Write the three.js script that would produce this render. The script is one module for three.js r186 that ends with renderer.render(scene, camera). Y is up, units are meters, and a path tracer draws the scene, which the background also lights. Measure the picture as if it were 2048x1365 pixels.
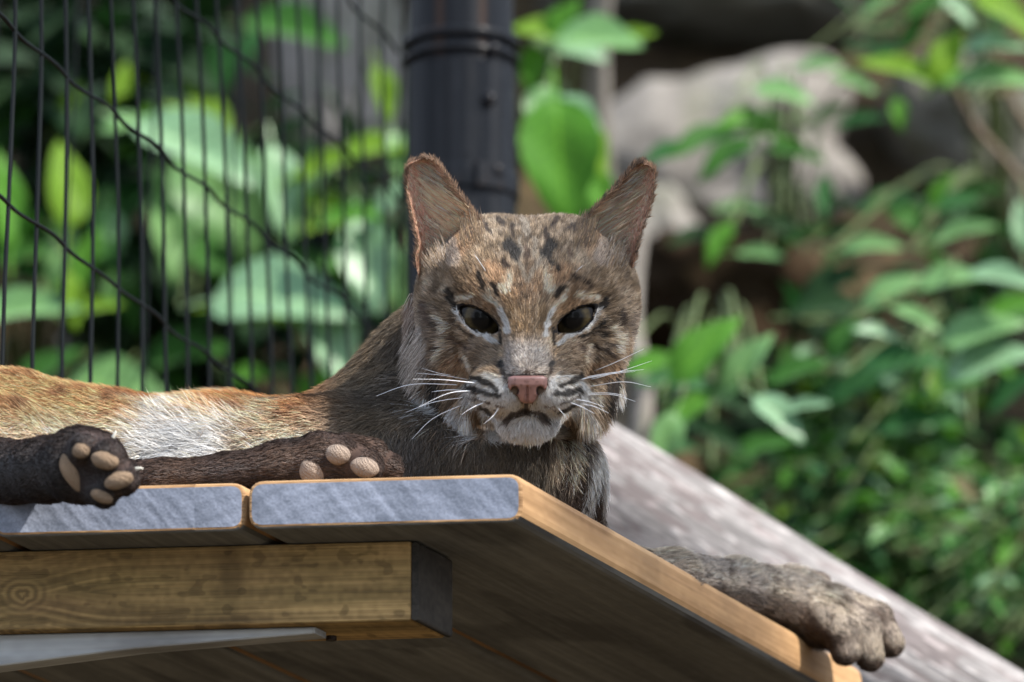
import * as THREE from 'three';
import { mergeGeometries, mergeVertices } from 'three/addons/utils/BufferGeometryUtils.js';

// ---------- camera, sky, sun, exposure ----------
const EYE = new THREE.Vector3(0, 1.35, 0), PITCH = 15 * Math.PI / 180, FOCAL = 14080;   // FOCAL: lens in photo pixels
const scene = new THREE.Scene();
const camera = new THREE.PerspectiveCamera(2 * Math.atan(682.5 / FOCAL) * 180 / Math.PI, 1024 / 682, 0.1, 200);
camera.position.copy(EYE);
camera.rotation.x = PITCH;
camera.focus = 5.53;
camera.userData.fStop = 5.4;
scene.add(camera);

const SUN = new THREE.Vector3(0.60, 0.70, 0.40).normalize();
{
  const w = 64, h = 32, d = new Float32Array(w * h * 4);      // hazy summer sky, paler towards the horizon
  for (let y = 0; y < h; y++) for (let x = 0; x < w; x++) {
    const up = Math.max(0, Math.sin(((y + 0.5) / h - 0.5) * Math.PI)), k = Math.pow(up, 0.6), i = (y * w + x) * 4;
    d[i] = 0.80 - 0.38 * k; d[i + 1] = 0.86 - 0.31 * k; d[i + 2] = 0.94 - 0.16 * k; d[i + 3] = 1;
  }
  const t = new THREE.DataTexture(d, w, h, THREE.RGBAFormat, THREE.FloatType);
  t.mapping = THREE.EquirectangularReflectionMapping; t.magFilter = THREE.LinearFilter; t.needsUpdate = true;
  scene.background = t; scene.environment = t;
}
scene.environmentIntensity = scene.backgroundIntensity = 1.05;
const sun = new THREE.DirectionalLight(new THREE.Color(1, 0.95, 0.87), 4.9);
sun.name = 'sun';
sun.target.position.set(0, 2.4, -5.8);
sun.position.copy(sun.target.position).addScaledVector(SUN, 12);
sun.castShadow = true;
sun.shadow.radius = 3;
sun.shadow.mapSize.set(2048, 2048);
Object.assign(sun.shadow.camera, { left: -4, right: 4, top: 4, bottom: -4, near: 0.5, far: 30 });
scene.add(sun, sun.target);
const renderer = new THREE.WebGLRenderer({ antialias: true });
renderer.toneMapping = THREE.LinearToneMapping;
renderer.toneMappingExposure = 2.12;
renderer.shadowMap.enabled = true;
renderer.shadowMap.type = THREE.PCFSoftShadowMap;
renderer.setSize(1024, 682);

// ---------- helpers ----------
const V = (x, y, z) => new THREE.Vector3(x, y, z);
let seedState = 12345;
const rnd = () => { seedState = (seedState + 0x6d2b79f5) | 0; let t = Math.imul(seedState ^ (seedState >>> 15), 1 | seedState); t = (t + Math.imul(t ^ (t >>> 7), 61 | t)) ^ t; return ((t ^ (t >>> 14)) >>> 0) / 4294967296; };
const rr = (a, b) => a + (b - a) * rnd();
const clamp = (x, a = 0, b = 1) => Math.min(b, Math.max(a, x));
const lerp = (a, b, t) => a + (b - a) * t;
const sstep = (a, b, x) => { const t = clamp((x - a) / (b - a)); return t * t * (3 - 2 * t); };
const hash3 = (x, y, z) => { let h = Math.imul(x, 374761393) ^ Math.imul(y, 668265263) ^ Math.imul(z, 2147483647 ^ 1274126177); h = Math.imul(h ^ (h >>> 13), 1274126177); h = Math.imul(h ^ (h >>> 16), 2246822519); return ((h ^ (h >>> 15)) >>> 0) / 4294967296; };
function noise(x, y, z) {
  const ix = Math.floor(x), iy = Math.floor(y), iz = Math.floor(z), fx = x - ix, fy = y - iy, fz = z - iz;
  const u = fx * fx * (3 - 2 * fx), v = fy * fy * (3 - 2 * fy), w = fz * fz * (3 - 2 * fz);
  const c = (a, b, d) => hash3(ix + a, iy + b, iz + d);
  return lerp(lerp(lerp(c(0, 0, 0), c(1, 0, 0), u), lerp(c(0, 1, 0), c(1, 1, 0), u), v), lerp(lerp(c(0, 0, 1), c(1, 0, 1), u), lerp(c(0, 1, 1), c(1, 1, 1), u), v), w);
}
const fbm = (x, y, z, o = 4) => { let s = 0, a = 0.5, n = 0; for (let i = 0; i < o; i++) { s += a * noise(x, y, z); n += a; a *= 0.5; x *= 2.03; y *= 2.03; z *= 2.03; } return s / n; };
const lin = (c) => c <= 0.04045 ? c / 12.92 : ((c + 0.055) / 1.055) ** 2.4;
const C = (r, g, b) => [lin(r / 255), lin(g / 255), lin(b / 255)];                       // sRGB 0..255 to linear
const mixc = (a, b, t) => [lerp(a[0], b[0], t), lerp(a[1], b[1], t), lerp(a[2], b[2], t)];

const camRight = V(1, 0, 0), camUp = V(0, Math.cos(PITCH), Math.sin(PITCH)), camFwd = V(0, Math.sin(PITCH), -Math.cos(PITCH));
// where something seen at photo pixel (px, py) stands, D metres into the scene
const at = (px, py, D) => EYE.clone().addScaledVector(camFwd, D).addScaledVector(camRight, (px - 1024) / FOCAL * D).addScaledVector(camUp, (682.5 - py) / FOCAL * D);
const onPlane = (px, py, y) => { const r = at(px, py, 1).sub(EYE); return EYE.clone().addScaledVector(r, (y - EYE.y) / r.y); };

const names = new Map();
const numbered = (n) => { const k = names.get(n) ?? 0; names.set(n, k + 1); return k ? n + '_' + String(k).padStart(3, '0') : n; };
const shadow = (m) => { m.castShadow = m.receiveShadow = true; return m; };
function thing(name, label, category, group, pos = V(0, 0, 0)) {
  const g = new THREE.Group(); g.name = numbered(name); g.position.copy(pos); g.userData = { label, category };
  if (group) g.userData.group = group;
  scene.add(g); return g;
}
function structure(name, geo, mat) { const m = shadow(new THREE.Mesh(geo, mat)); m.name = name; m.userData.kind = 'structure'; scene.add(m); return m; }
// a part; geometry is given in world axes relative to the thing's base
const part = (name, geo, mat, parent) => { const m = shadow(new THREE.Mesh(geo, mat)); m.name = name; parent.add(m); return m; };
function texture(w, h, f, srgb = true) {
  const d = new Uint8Array(w * h * 4);
  for (let y = 0; y < h; y++) for (let x = 0; x < w; x++) { const c = f(x / w, y / h), i = (y * w + x) * 4; d[i] = clamp(c[0], 0, 255); d[i + 1] = clamp(c[1], 0, 255); d[i + 2] = clamp(c[2], 0, 255); d[i + 3] = 255; }
  const t = new THREE.DataTexture(d, w, h); t.wrapS = t.wrapT = THREE.RepeatWrapping; t.magFilter = THREE.LinearFilter; t.minFilter = THREE.LinearMipmapLinearFilter; t.generateMipmaps = true;
  if (srgb) t.colorSpace = THREE.SRGBColorSpace; t.needsUpdate = true; return t;
}
function tube(points, r0, r1, radial = 6, seg = 0) {      // tapered tube along points
  const curve = new THREE.CatmullRomCurve3(points), n = seg || Math.max(4, points.length * 4), g = new THREE.TubeGeometry(curve, n, 1, radial, false), p = g.attributes.position, nn = g.attributes.normal;
  for (let i = 0; i <= n; i++) { const c = curve.getPointAt(i / n), r = lerp(r0, r1, i / n); for (let j = 0; j <= radial; j++) { const k = i * (radial + 1) + j; p.setXYZ(k, c.x + nn.getX(k) * r, c.y + nn.getY(k) * r, c.z + nn.getZ(k) * r); } }
  return g;
}
// ---------- ground and hillside ----------
const hillY = (x, z) => { const d = -7.1 - z; return (d > 0 ? 5.8 * (1 - Math.exp(-d * 0.5)) * Math.min(1, d * 0.9) + Math.min(d, 1) * 0.4 : 0) + 0.3 * (fbm(x * 1.9, 1, z * 1.9) - 0.5) * sstep(-7, -7.6, z) + 0.04 * (noise(x * 2, 0, z * 2) - 0.5); };
const H = at(1045, 947, 5.365).y;                         // height of the platform's top
{
  const soil = texture(512, 512, (u, v) => { const n = 0.6 * noise(u * 40, v * 40, 3) + 0.4 * noise(u * 120, v * 120, 5), m = noise(u * 8, v * 8, 9); return [lerp(30, 74, n) + 12 * m, lerp(25, 60, n) + 12 * m, lerp(19, 44, n) + 6 * m]; });
  soil.repeat.set(1, 1);
  const g = new THREE.PlaneGeometry(60, 46, 400, 400); g.rotateX(-Math.PI / 2); g.translate(0, 0, -12);
  const p = g.attributes.position, uv = g.attributes.uv;
  for (let i = 0; i < p.count; i++) {
    const x = p.getX(i), z = p.getZ(i);
    p.setY(i, hillY(x, z));
    uv.setXY(i, x * 0.9, z * 0.9);
  }
  g.computeVertexNormals();
  structure('hillside', g, new THREE.MeshPhysicalMaterial({ map: soil, roughness: 0.95, specularIntensity: 0.25 }));
}

{
  const dirt = texture(512, 512, (u, v) => { const n = 0.5 * noise(u * 60, v * 60, 3) + 0.5 * noise(u * 150, v * 150, 5), m = fbm(u * 6, v * 6, 9, 3); const t = clamp(0.6 * n + 0.6 * m - 0.1); return [lerp(52, 112, t), lerp(45, 98, t), lerp(34, 78, t)]; });
  const g = new THREE.PlaneGeometry(24, 17, 4, 4); g.rotateX(-Math.PI / 2); g.translate(0, 0.055, 2.2);
  const uv = g.attributes.uv; for (let i = 0; i < uv.count; i++) uv.setXY(i, uv.getX(i) * 20, uv.getY(i) * 14);
  structure('ground', g, new THREE.MeshPhysicalMaterial({ map: dirt, roughness: 0.95, specularIntensity: 0.3 }));
}

// ---------- wooden platform ----------
const A = onPlane(1045, 947, H), B = onPlane(1725, 1335, H), C0 = onPlane(320, 967, H);
const uDir = C0.clone().sub(A).setY(0).normalize(), vDir = B.clone().sub(A).setY(0).normalize();   // along the front edge to the left, and back along the boards
// depth at which the right-hand edge of the platform is seen at picture column px
const edgeD = (px) => { let a = 0, b = 1; for (let i = 0; i < 30; i++) { const m = (a + b) / 2, q = A.clone().lerp(B, m).sub(EYE); if (1024 + q.x / q.dot(camFwd) * FOCAL < px) a = m; else b = m; } return A.clone().lerp(B, a).sub(EYE).dot(camFwd); };
const LONG = B.distanceTo(A), THICK = 0.038;
const woodTone = (a, b, k) => texture(512, 512, (u, v) => {
  const w = v + 0.015 * noise(u * 3, v * 6, k), g = noise(u * 4, w * 70, k) * 0.6 + noise(u * 10, w * 190, k + 3) * 0.4, m = fbm(u * 3, v * 7, k + 7, 3), s = noise(u * 90, v * 90, k + 5);
  const dark = sstep(0.72, 0.86, noise(u * 7, v * 9, k + 11)) * 0.35, t = clamp(0.55 * g + 0.6 * m - 0.1 + 0.16 * (s - 0.5) - dark);
  return [lerp(a[0], b[0], t), lerp(a[1], b[1], t), lerp(a[2], b[2], t)];
});
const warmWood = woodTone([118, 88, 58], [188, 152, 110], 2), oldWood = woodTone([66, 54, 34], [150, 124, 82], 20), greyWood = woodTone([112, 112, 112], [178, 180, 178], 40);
const grainBump = texture(256, 256, (u, v) => { const g = 255 * (0.7 * noise(u * 5, v * 90, 4) + 0.3 * noise(u * 40, v * 160, 6)); return [g, g, g]; }, false);
const endGrain = texture(512, 256, (u, v) => {
  const saw = noise((u * 0.9 + v * 0.35) * 46, (v - u * 0.2) * 3, 3), r = Math.hypot(u - 0.45, (v + 0.7) * 0.6), ring = 0.5 + 0.5 * Math.sin(r * 120 + 3 * noise(u * 5, v * 5, 1)), s = noise(u * 200, v * 120, 8), m = fbm(u * 6, v * 4, 2, 3);
  const t = clamp(0.35 * saw + 0.12 * ring + 0.25 * s + 0.5 * m - 0.08);
  return [lerp(64, 142, t), lerp(70, 148, t), lerp(82, 164, t)];
});
const endBump = texture(256, 128, (u, v) => { const g = 255 * clamp(0.5 * noise((u * 0.9 + v * 0.35) * 60, v * 4, 3) + 0.5 * noise(u * 150, v * 90, 8)); return [g, g, g]; }, false);
const wood = (map, rough = 0.72) => new THREE.MeshPhysicalMaterial({ map, roughness: rough, specularIntensity: 0.5, bumpMap: grainBump, bumpScale: 0.0008 });
const shadedUnderMat = wood(greyWood, 0.85); shadedUnderMat.color.setRGB(0.45, 0.44, 0.425); shadedUnderMat.specularIntensity = 0.2;  // grey wood darkened to stand for the shade beneath the boards
const sideMat = wood(warmWood), joistMat = wood(oldWood, 0.8), greyMat = wood(greyWood, 0.7);
const endMat = new THREE.MeshStandardMaterial({ map: endGrain, roughness: 0.55, bumpMap: endBump, bumpScale: 0.00045 });
// a board: cross-section w x t with rounded corners, running back along vDir
function boardGeo(w, t, len, bevel, round) {
  const s = new THREE.Shape(), x0 = bevel, x1 = w - bevel, y0 = -t + bevel, y1 = -bevel, r = round;
  s.moveTo(x0 + r, y0); s.lineTo(x1 - r, y0); s.quadraticCurveTo(x1, y0, x1, y0 + r); s.lineTo(x1, y1 - r); s.quadraticCurveTo(x1, y1, x1 - r, y1); s.lineTo(x0 + r, y1); s.quadraticCurveTo(x0, y1, x0, y1 - r); s.lineTo(x0, y0 + r); s.quadraticCurveTo(x0, y0, x0 + r, y0);
  const g = new THREE.ExtrudeGeometry(s, { depth: len - 2 * bevel, bevelEnabled: true, bevelThickness: bevel, bevelSize: bevel, bevelSegments: 3, curveSegments: 5, steps: 1 });
  g.translate(0, 0, bevel);
  const uv = g.attributes.uv, p = g.attributes.position, n = g.attributes.normal;
  for (let i = 0; i < uv.count; i++) if (Math.abs(n.getZ(i)) > 0.7) uv.setXY(i, p.getX(i) * 4, p.getY(i) * 8 + 0.4); else uv.setXY(i, p.getZ(i) * 1.2, (Math.abs(n.getX(i)) > 0.6 ? p.getY(i) : p.getX(i)) * 2.6);
  return g;
}
const skew = (g, base, ux, vz) => { g.computeBoundingBox(); const z0 = g.boundingBox.min.z, L = g.boundingBox.max.z - z0; g.translate(0, 0, -z0 - L); return g.applyMatrix4(new THREE.Matrix4().makeBasis(ux, V(0, 1, 0), vz.clone().negate()).setPosition(base)); };
// the underside of a board gets the third material, darkened for the shade below
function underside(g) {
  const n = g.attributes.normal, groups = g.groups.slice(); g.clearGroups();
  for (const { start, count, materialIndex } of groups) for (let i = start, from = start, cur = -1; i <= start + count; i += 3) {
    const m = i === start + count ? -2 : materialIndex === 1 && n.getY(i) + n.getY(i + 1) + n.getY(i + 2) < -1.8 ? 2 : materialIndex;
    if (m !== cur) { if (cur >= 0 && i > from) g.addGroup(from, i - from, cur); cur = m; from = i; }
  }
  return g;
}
const joistTex = texture(1024, 128, (u, v) => {           // joist face: knot near its left, a dark stain, long grain
  const x = u * 0.92, y = v * 0.058, kx = x - 0.617, ky = (y - 0.026) * 1.5, kd = Math.hypot(kx, ky), a = Math.atan2(ky, kx), bend = 0.012 * Math.exp(-(kx * kx) / 0.002) * Math.sign(ky);
  const g = noise(x * 6, (y + bend) * 320, 3) * 0.6 + noise(x * 18, (y + bend) * 900, 5) * 0.4, m = fbm(x * 9, y * 40, 7, 4), s = noise(x * 260, y * 260, 9);
  let t = clamp(0.5 * g + 0.6 * m - 0.1 + 0.15 * (s - 0.5));
  const knot = sstep(0.034, 0.012, kd + 0.008 * noise(a * 2, kd * 120, 2)); t = lerp(t, 0.18 + 0.35 * (0.5 + 0.5 * Math.sin(kd * 900 + 2.5 * noise(a * 2, 0, 4))), 0.85 * knot);
  const stain = sstep(0.03, 0.008, Math.hypot((x - 0.782) * 1.6, (y - 0.034) * 0.9) + 0.02 * (noise(x * 90, y * 60, 6) - 0.5)), green = fbm(x * 14, y * 60, 31, 3), speck = 0.7 * sstep(0.66, 0.74, fbm(x * 90, y * 170, 12, 2));
  t *= 1 - 0.5 * stain - 0.5 * speck;
  return [lerp(78, 204, t) - 6 * green, lerp(60, 166, t), lerp(38, 112, t) - 4 * green];
});
const joistFaceMat = wood(joistTex, 0.8);
const platform = thing('wooden_platform', 'raised platform of thick wooden boards with grey sawn ends, carrying the bobcat', 'platform');
{
  let off = 0; const right = uDir.clone().negate();
  const widths = [0.2115, 0.197, 0.205, 0.205], setback = [0, 0.004, 0.002, 0.006];
  widths.forEach((w, i) => {
    const g = boardGeo(w, THICK, LONG + (i ? 0.22 : 0), 0.003, i < 2 ? 0.009 : 0.006);
    g.translate(-w, 0, 0);
    const uv = g.attributes.uv; for (let k = 0; k < uv.count; k++) uv.setXY(k, uv.getX(k) + i * 0.37, uv.getY(k) + i * 0.31);
    const m = skew(g, A.clone().addScaledVector(uDir, off).addScaledVector(vDir, setback[i]), right, vDir);
    part('plank', underside(m), [endMat, sideMat, shadedUnderMat], platform);
    off += w + 0.0035;
  });
  // joist under the boards
  const jr = A.clone().addScaledVector(uDir, 0.107).addScaledVector(vDir, 0.052); jr.y = H - THICK - 0.0005;
  const jg = boardGeo(0.92, 0.063, 0.068, 0.002, 0.001); jg.translate(-0.92, 0, 0);
  { const uv = jg.attributes.uv, p = jg.attributes.position, n = jg.attributes.normal; for (let i = 0; i < uv.count; i++) uv.setXY(i, p.getX(i) / 0.92 + 1, Math.abs(n.getY(i)) > 0.6 ? p.getZ(i) * 8 : p.getY(i) / 0.063 + 1); }
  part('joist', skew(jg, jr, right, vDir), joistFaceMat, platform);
  const capGeo = boardGeo(0.006, 0.062, 0.066, 0.001, 0.002);  // added thin plate, toned dark for the shade on the joist end
  part('shaded_end_plate', skew(capGeo, jr.clone().addScaledVector(vDir, 0.001).setY(jr.y - 0.0008), right, vDir), new THREE.MeshPhysicalMaterial({ map: endGrain, color: new THREE.Color(0.3, 0.235, 0.155), roughness: 0.9, specularIntensity: 0.2 }), platform);
  // grey tapered strut lying along the joist's foot
  const j0 = jr.y - 0.063;
  const s = new THREE.Shape(); s.moveTo(0, 0); s.lineTo(-0.62, 0); s.lineTo(-0.62, -0.062); s.lineTo(-0.14, -0.0115); s.lineTo(0, -0.003); s.closePath();
  const sg = new THREE.ExtrudeGeometry(s, { depth: 0.02, bevelEnabled: true, bevelSize: 0.001, bevelThickness: 0.001, bevelSegments: 1 });
  { const uv = sg.attributes.uv; for (let i = 0; i < uv.count; i++) uv.setXY(i, uv.getX(i) * 1.2, uv.getY(i) * 2.5); }
  part('strut', skew(sg, jr.clone().addScaledVector(uDir, 0.08).addScaledVector(vDir, 0.012).setY(j0 - 0.0015), right, vDir), greyMat, platform);
  const bolt = new THREE.CylinderGeometry(0.0042, 0.0042, 0.004, 12);
  const bp = jr.clone().addScaledVector(uDir, 0.082).addScaledVector(vDir, 0.05); bp.y = j0 - 0.0015; bolt.translate(bp.x, bp.y, bp.z);
  part('bolt', bolt, new THREE.MeshStandardMaterial({ color: new THREE.Color(0.03, 0.022, 0.018), roughness: 0.6, metalness: 0.6 }), platform);
  for (const [a, b] of [[0.86, 0.09], [0.80, LONG - 0.1], [0.12, LONG - 0.03]]) {
    const top = jr.y - (b < 0.2 ? 0.063 : 0), lg = new THREE.BoxGeometry(0.08, top + 0.05, 0.08), q = A.clone().addScaledVector(uDir, a).addScaledVector(vDir, b);
    lg.translate(q.x, (top + 0.05) / 2 - 0.06, q.z); part('leg', lg, joistMat, platform);
  }
}

// ---------- fence post, fences, log ----------
const paintTex = texture(512, 512, (u, v) => { const st = noise(u * 60, v * 4, 3), m = fbm(u * 10, v * 6, 5, 4), s = noise(u * 200, v * 200, 7), brownBlot = sstep(0.62, 0.72, fbm(u * 14 + 3, v * 9, 9, 4)); const k = 18 + 16 * sstep(0.5, 0.9, st) * m + 14 * sstep(0.75, 0.95, s); return [k + 26 * brownBlot, k + 2 + 13 * brownBlot, k + 6 + 4 * brownBlot]; });  // random grey streaks and brownish blotches in the black
const paintRough = texture(256, 256, (u, v) => { const g = 255 * clamp(0.1 + 0.3 * noise(u * 50, v * 5, 3) + 0.18 * noise(u * 120, v * 120, 5)); return [g, g, g]; }, false);
const black = new THREE.MeshPhysicalMaterial({ map: paintTex, roughness: 1, roughnessMap: paintRough, specularIntensity: 0.22 });
const postBase = at(922, 300, 6.9), POST_R = 0.0545;
{
  const post = thing('fence_post', 'thick glossy black round steel post behind the bobcat, with clamp bands', 'fence post', null, V(postBase.x, 0, postBase.z));
  const yAt = (py) => at(922, py, 6.9).y, lathe = (pts, n = 48) => new THREE.LatheGeometry(pts.map(([r, y]) => new THREE.Vector2(r, y)), n);
  part('tube', lathe([[POST_R - 0.003, -0.2], [POST_R - 0.003, 4.6], [POST_R - 0.008, 4.61], [0.0001, 4.612]]), black, post);
  const band = (py0, py1, r) => { const a = yAt(py1), b = yAt(py0); return lathe([[POST_R - 0.004, a], [r - 0.0015, a], [r, a + 0.002], [r, b - 0.002], [r - 0.0015, b], [POST_R - 0.004, b]]); };
  part('sleeve', band(128, 1500, POST_R), black, post);
  part('clamp_band', band(66, 84, POST_R + 0.003), black, post);
  part('clamp_band', band(104, 118, POST_R + 0.003), black, post);
  part('clamp_band', band(360, 412, POST_R + 0.003), black, post);
  for (const [px, py] of [[985, 112], [978, 222], [992, 372]]) {
    const q = at(px, py, 6.9), dx = q.x - postBase.x, g = new THREE.SphereGeometry(0.0075, 14, 10); g.scale(1, 1, 0.7);
    g.translate(dx, q.y, Math.sqrt(Math.max(0, POST_R ** 2 - dx * dx)) + 0.003); part('bolt', g, black, post);
  }
  const ear = new THREE.BoxGeometry(0.03, 0.024, 0.012); { const q = at(975, 385, 6.9); ear.rotateY(0.6); ear.translate(q.x - postBase.x, q.y, 0.047); } part('clamp_lug', ear, black, post);
}
const wireMat = new THREE.MeshPhysicalMaterial({ color: new THREE.Color(0.006, 0.008, 0.009), roughness: 0.6, specularIntensity: 0.15 });
function fence(label, start, dir, n, pitch, rows, rowPitch, yBase, yTop, r, sway, yFirst = yBase + 0.05) {
  const t = thing('wire_fence', label, 'wire fence', null, V(start.x, 0, start.z));
  const side = V(dir.z, 0, -dir.x);
  for (let i = 0; i < n; i++) {
    const pts = [], k = i * 0.35;
    for (let y = yBase; y <= yTop + 0.01; y += 0.075) pts.push(dir.clone().multiplyScalar(i * pitch + sway * (noise(y * 3.2, k * 0.35, 1) - 0.5) + sway * 0.9 * Math.sin(y * 2.6 + 0.4 * k)).addScaledVector(side, 0.004 * (noise(y * 7, k, 2) - 0.5)).setY(y));
    part('wire', tube(pts, r, r, 6, 48), wireMat, t);
  }
  for (let j = 0; j < rows; j++) {
    const pts = [], y = yFirst + j * rowPitch;
    for (let i = 0; i < n; i++) { pts.push(dir.clone().multiplyScalar(i * pitch).addScaledVector(side, 2 * r * (i % 2 ? 1 : -1) * 0.8).setY(y + 0.004 * (noise(i, j, 3) - 0.5))); }
    part('wire', tube(pts, r, r, 6, n * 4), wireMat, t);
  }
}
{
  // near fence: from beside the cat back to the post
  const s0 = at(-130, 400, 5.62), dir = V(postBase.x - 0.05 - s0.x, 0, postBase.z - s0.z), L = dir.length(); dir.normalize();
  const y1 = at(0, 86, 5.86).y, y0 = at(0, 462, 5.86).y, pitchY = y1 - y0;
  fence('near black wire fence running from beside the bobcat back to the post', s0, dir, 20, L / 19.5, 6, pitchY, H + 0.003, y0 + 5 * pitchY, 0.0018, 0.05, y0);
  const s1 = V(postBase.x - 0.05, 0, postBase.z - 0.02), d1 = V(-1, 0, -0.16).normalize();
  fence('far thin wire fence crossing behind the near one, left of the post', s1, d1, 8, 0.085, 5, 0.34, 1.6, 3.9, 0.0017, 0.012);
}
{
  const barkTex = texture(1024, 512, (u, v) => {
    const a = v * Math.PI * 2, cx = Math.cos(a) * 1.2, cz = Math.sin(a) * 1.2, m = fbm(u * 26, cx * 5, cz * 5, 4), s = noise(u * 150, cx * 60, cz * 60), f = noise(u * 30, cx * 40, cz * 40), patch = sstep(0.52, 0.58, fbm(u * 34 + 5, cx * 7, cz * 7 + 9, 4)), lichen = sstep(0.6, 0.66, fbm(u * 48, cx * 10 + 4, cz * 10, 3)), crack = sstep(0.66, 0.72, noise(u * 10, cx * 26, cz * 26 + 3));
    const t = clamp(0.3 + 0.55 * (m - 0.5) + 0.3 * (s - 0.5) + 0.22 * (f - 0.5) + 0.3 * lichen - 0.24 * patch - 0.25 * crack);
    return [lerp(92, 188, t) + 4 * patch, lerp(88, 182, t), lerp(86, 178, t)];
  });
  const a = at(1085, 938, 6.66), b = at(1955, 1479, 6.4), R = 0.072, dir = b.clone().sub(a), L = dir.length(); dir.normalize();
  const far = a.clone().addScaledVector(dir, L + 2.2);
  const log = thing('log', 'thick pale grey weathered log leaning down to the right behind the platform', 'log', null, V(a.x, a.y, a.z));
  const g = new THREE.CylinderGeometry(1, 1, 1, 40, 90), p = g.attributes.position, ax = V(0, 0, 0), q = new THREE.Quaternion().setFromUnitVectors(V(0, 1, 0), dir), LL = far.distanceTo(a);
  const uv = g.attributes.uv;
  for (let i = 0; i < p.count; i++) {
    const x = p.getX(i), t = p.getY(i) + 0.5, z = p.getZ(i), rad = Math.hypot(x, z), k = R * (1 + 0.1 * t) * (1 + 0.16 * (fbm(x * 1.6 + 4, t * LL * 3, z * 1.6, 4) - 0.5) + 0.05 * (noise(x * 7, t * LL * 5, z * 7) - 0.5));
    ax.set(x * k, t * LL, z * k).applyQuaternion(q);
    uv.setXY(i, t * LL * 0.8, uv.getX(i));
    p.setXYZ(i, ax.x, ax.y, ax.z);
  }
  g.computeVertexNormals();
  part('trunk', g, new THREE.MeshPhysicalMaterial({ map: barkTex, roughness: 0.8, specularIntensity: 0.4, bumpMap: barkTex, bumpScale: 0.005 }), log);
}
// ---------- rocks, stakes and trunks on the hillside ----------
const rockTex = texture(512, 512, (u, v) => { const m = fbm(u * 9, v * 9, 2, 5), s = noise(u * 130, v * 130, 4), moss = sstep(0.56, 0.72, fbm(u * 5 + 3, v * 5, 8, 4)); const t = clamp(m * 1.3 - 0.2 + 0.25 * (s - 0.5)); return [lerp(lerp(106, 162, t), 92, 0.35 * moss), lerp(lerp(102, 157, t), 96, 0.35 * moss), lerp(lerp(98, 152, t), 78, 0.35 * moss)]; });
const rockMat = new THREE.MeshPhysicalMaterial({ specularIntensity: 0.3, map: rockTex, color: new THREE.Color(0.84, 0.84, 0.83), roughness: 0.9, bumpMap: rockTex, bumpScale: 0.01 });
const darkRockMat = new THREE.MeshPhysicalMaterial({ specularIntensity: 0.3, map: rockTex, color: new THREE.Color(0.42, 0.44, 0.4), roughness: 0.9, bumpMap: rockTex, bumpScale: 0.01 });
const hollowShadeMat = new THREE.MeshPhysicalMaterial({ map: rockTex, color: new THREE.Color(0.12, 0.085, 0.055), roughness: 1, specularIntensity: 0.1, bumpMap: rockTex, bumpScale: 0.02 });  // near-black tint in place of the shade inside the hollow
function rock(label, px, py, D, rx, ry, rz, seed, mat = rockMat, tilt = 0) {      // rx, ry in photo pixels, rz in metres
  for (D = 7.4; D < 11; D += 0.02) { const q = at(px, py, D); if (q.y < hillY(q.x, q.z) + 0.02) break; }
  const c = at(px, py, D), k = D / FOCAL, t = thing('boulder', label, 'boulder', null, c);
  const g = mergeVertices(new THREE.IcosahedronGeometry(1, 24).deleteAttribute('uv').deleteAttribute('normal')), p = g.attributes.position, uv = new Float32Array(p.count * 2);
  for (let i = 0; i < p.count; i++) {
    const x = p.getX(i), y = p.getY(i), z = p.getZ(i), f = 1 + 0.55 * (fbm(x * 1.3 + seed, y * 1.3, z * 1.3, 3) - 0.5) + 0.12 * (fbm(x * 5 + seed, y * 5, z * 5, 3) - 0.5), sq = Math.pow(Math.abs(x) ** 3 + Math.abs(y) ** 3 + Math.abs(z) ** 3, -1 / 3);
    const X = x * f * sq * rx * k, Y = y * f * sq * ry * k, Z = z * f * sq * rz;
    p.setXYZ(i, X * Math.cos(tilt) - Y * Math.sin(tilt), X * Math.sin(tilt) + Y * Math.cos(tilt), Z); uv[2 * i] = X * 2 + Z * 0.7; uv[2 * i + 1] = Y * 2 + Z;
  }
  g.setAttribute('uv', new THREE.BufferAttribute(uv, 2)); g.computeVertexNormals();
  part('stone', g, mat, t);
}
rock('large pale grey-brown boulder at right of the ear, its face in the light', 1440, 330, 9.0, 270, 190, 0.14, 3, rockMat, 0.15);
rock('pale stone leaning below the large pale boulder, beside the cat\'s cheek', 1300, 520, 8.9, 130, 110, 0.12, 8, rockMat, 0.7);
rock('dark brown mound of damp earth in the hollow right of the bobcat\'s cheek', 1470, 660, 8.9, 220, 150, 0.2, 55, hollowShadeMat, -0.5);
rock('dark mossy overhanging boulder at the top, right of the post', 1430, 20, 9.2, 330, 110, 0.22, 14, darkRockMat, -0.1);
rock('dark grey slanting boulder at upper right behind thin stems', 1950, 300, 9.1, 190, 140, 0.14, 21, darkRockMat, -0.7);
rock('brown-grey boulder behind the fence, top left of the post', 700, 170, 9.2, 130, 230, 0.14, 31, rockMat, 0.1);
rock('small brown stone low behind the fence above the cat\'s back', 400, 660, 9.0, 150, 95, 0.1, 37, darkRockMat, 0.2);
rock('small grey stone behind the fence at far left above the hip', 200, 690, 8.9, 70, 60, 0.08, 41, rockMat, 0.1);
const stemMat = new THREE.MeshStandardMaterial({ color: new THREE.Color(0.07, 0.10, 0.03), roughness: 0.7 }), twigMat = new THREE.MeshStandardMaterial({ color: new THREE.Color(0.10, 0.07, 0.045), roughness: 0.85 });
const barkMat = new THREE.MeshPhysicalMaterial({ specularIntensity: 0.3, map: rockTex, color: new THREE.Color(0.95, 0.93, 0.9), roughness: 0.9 });
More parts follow.
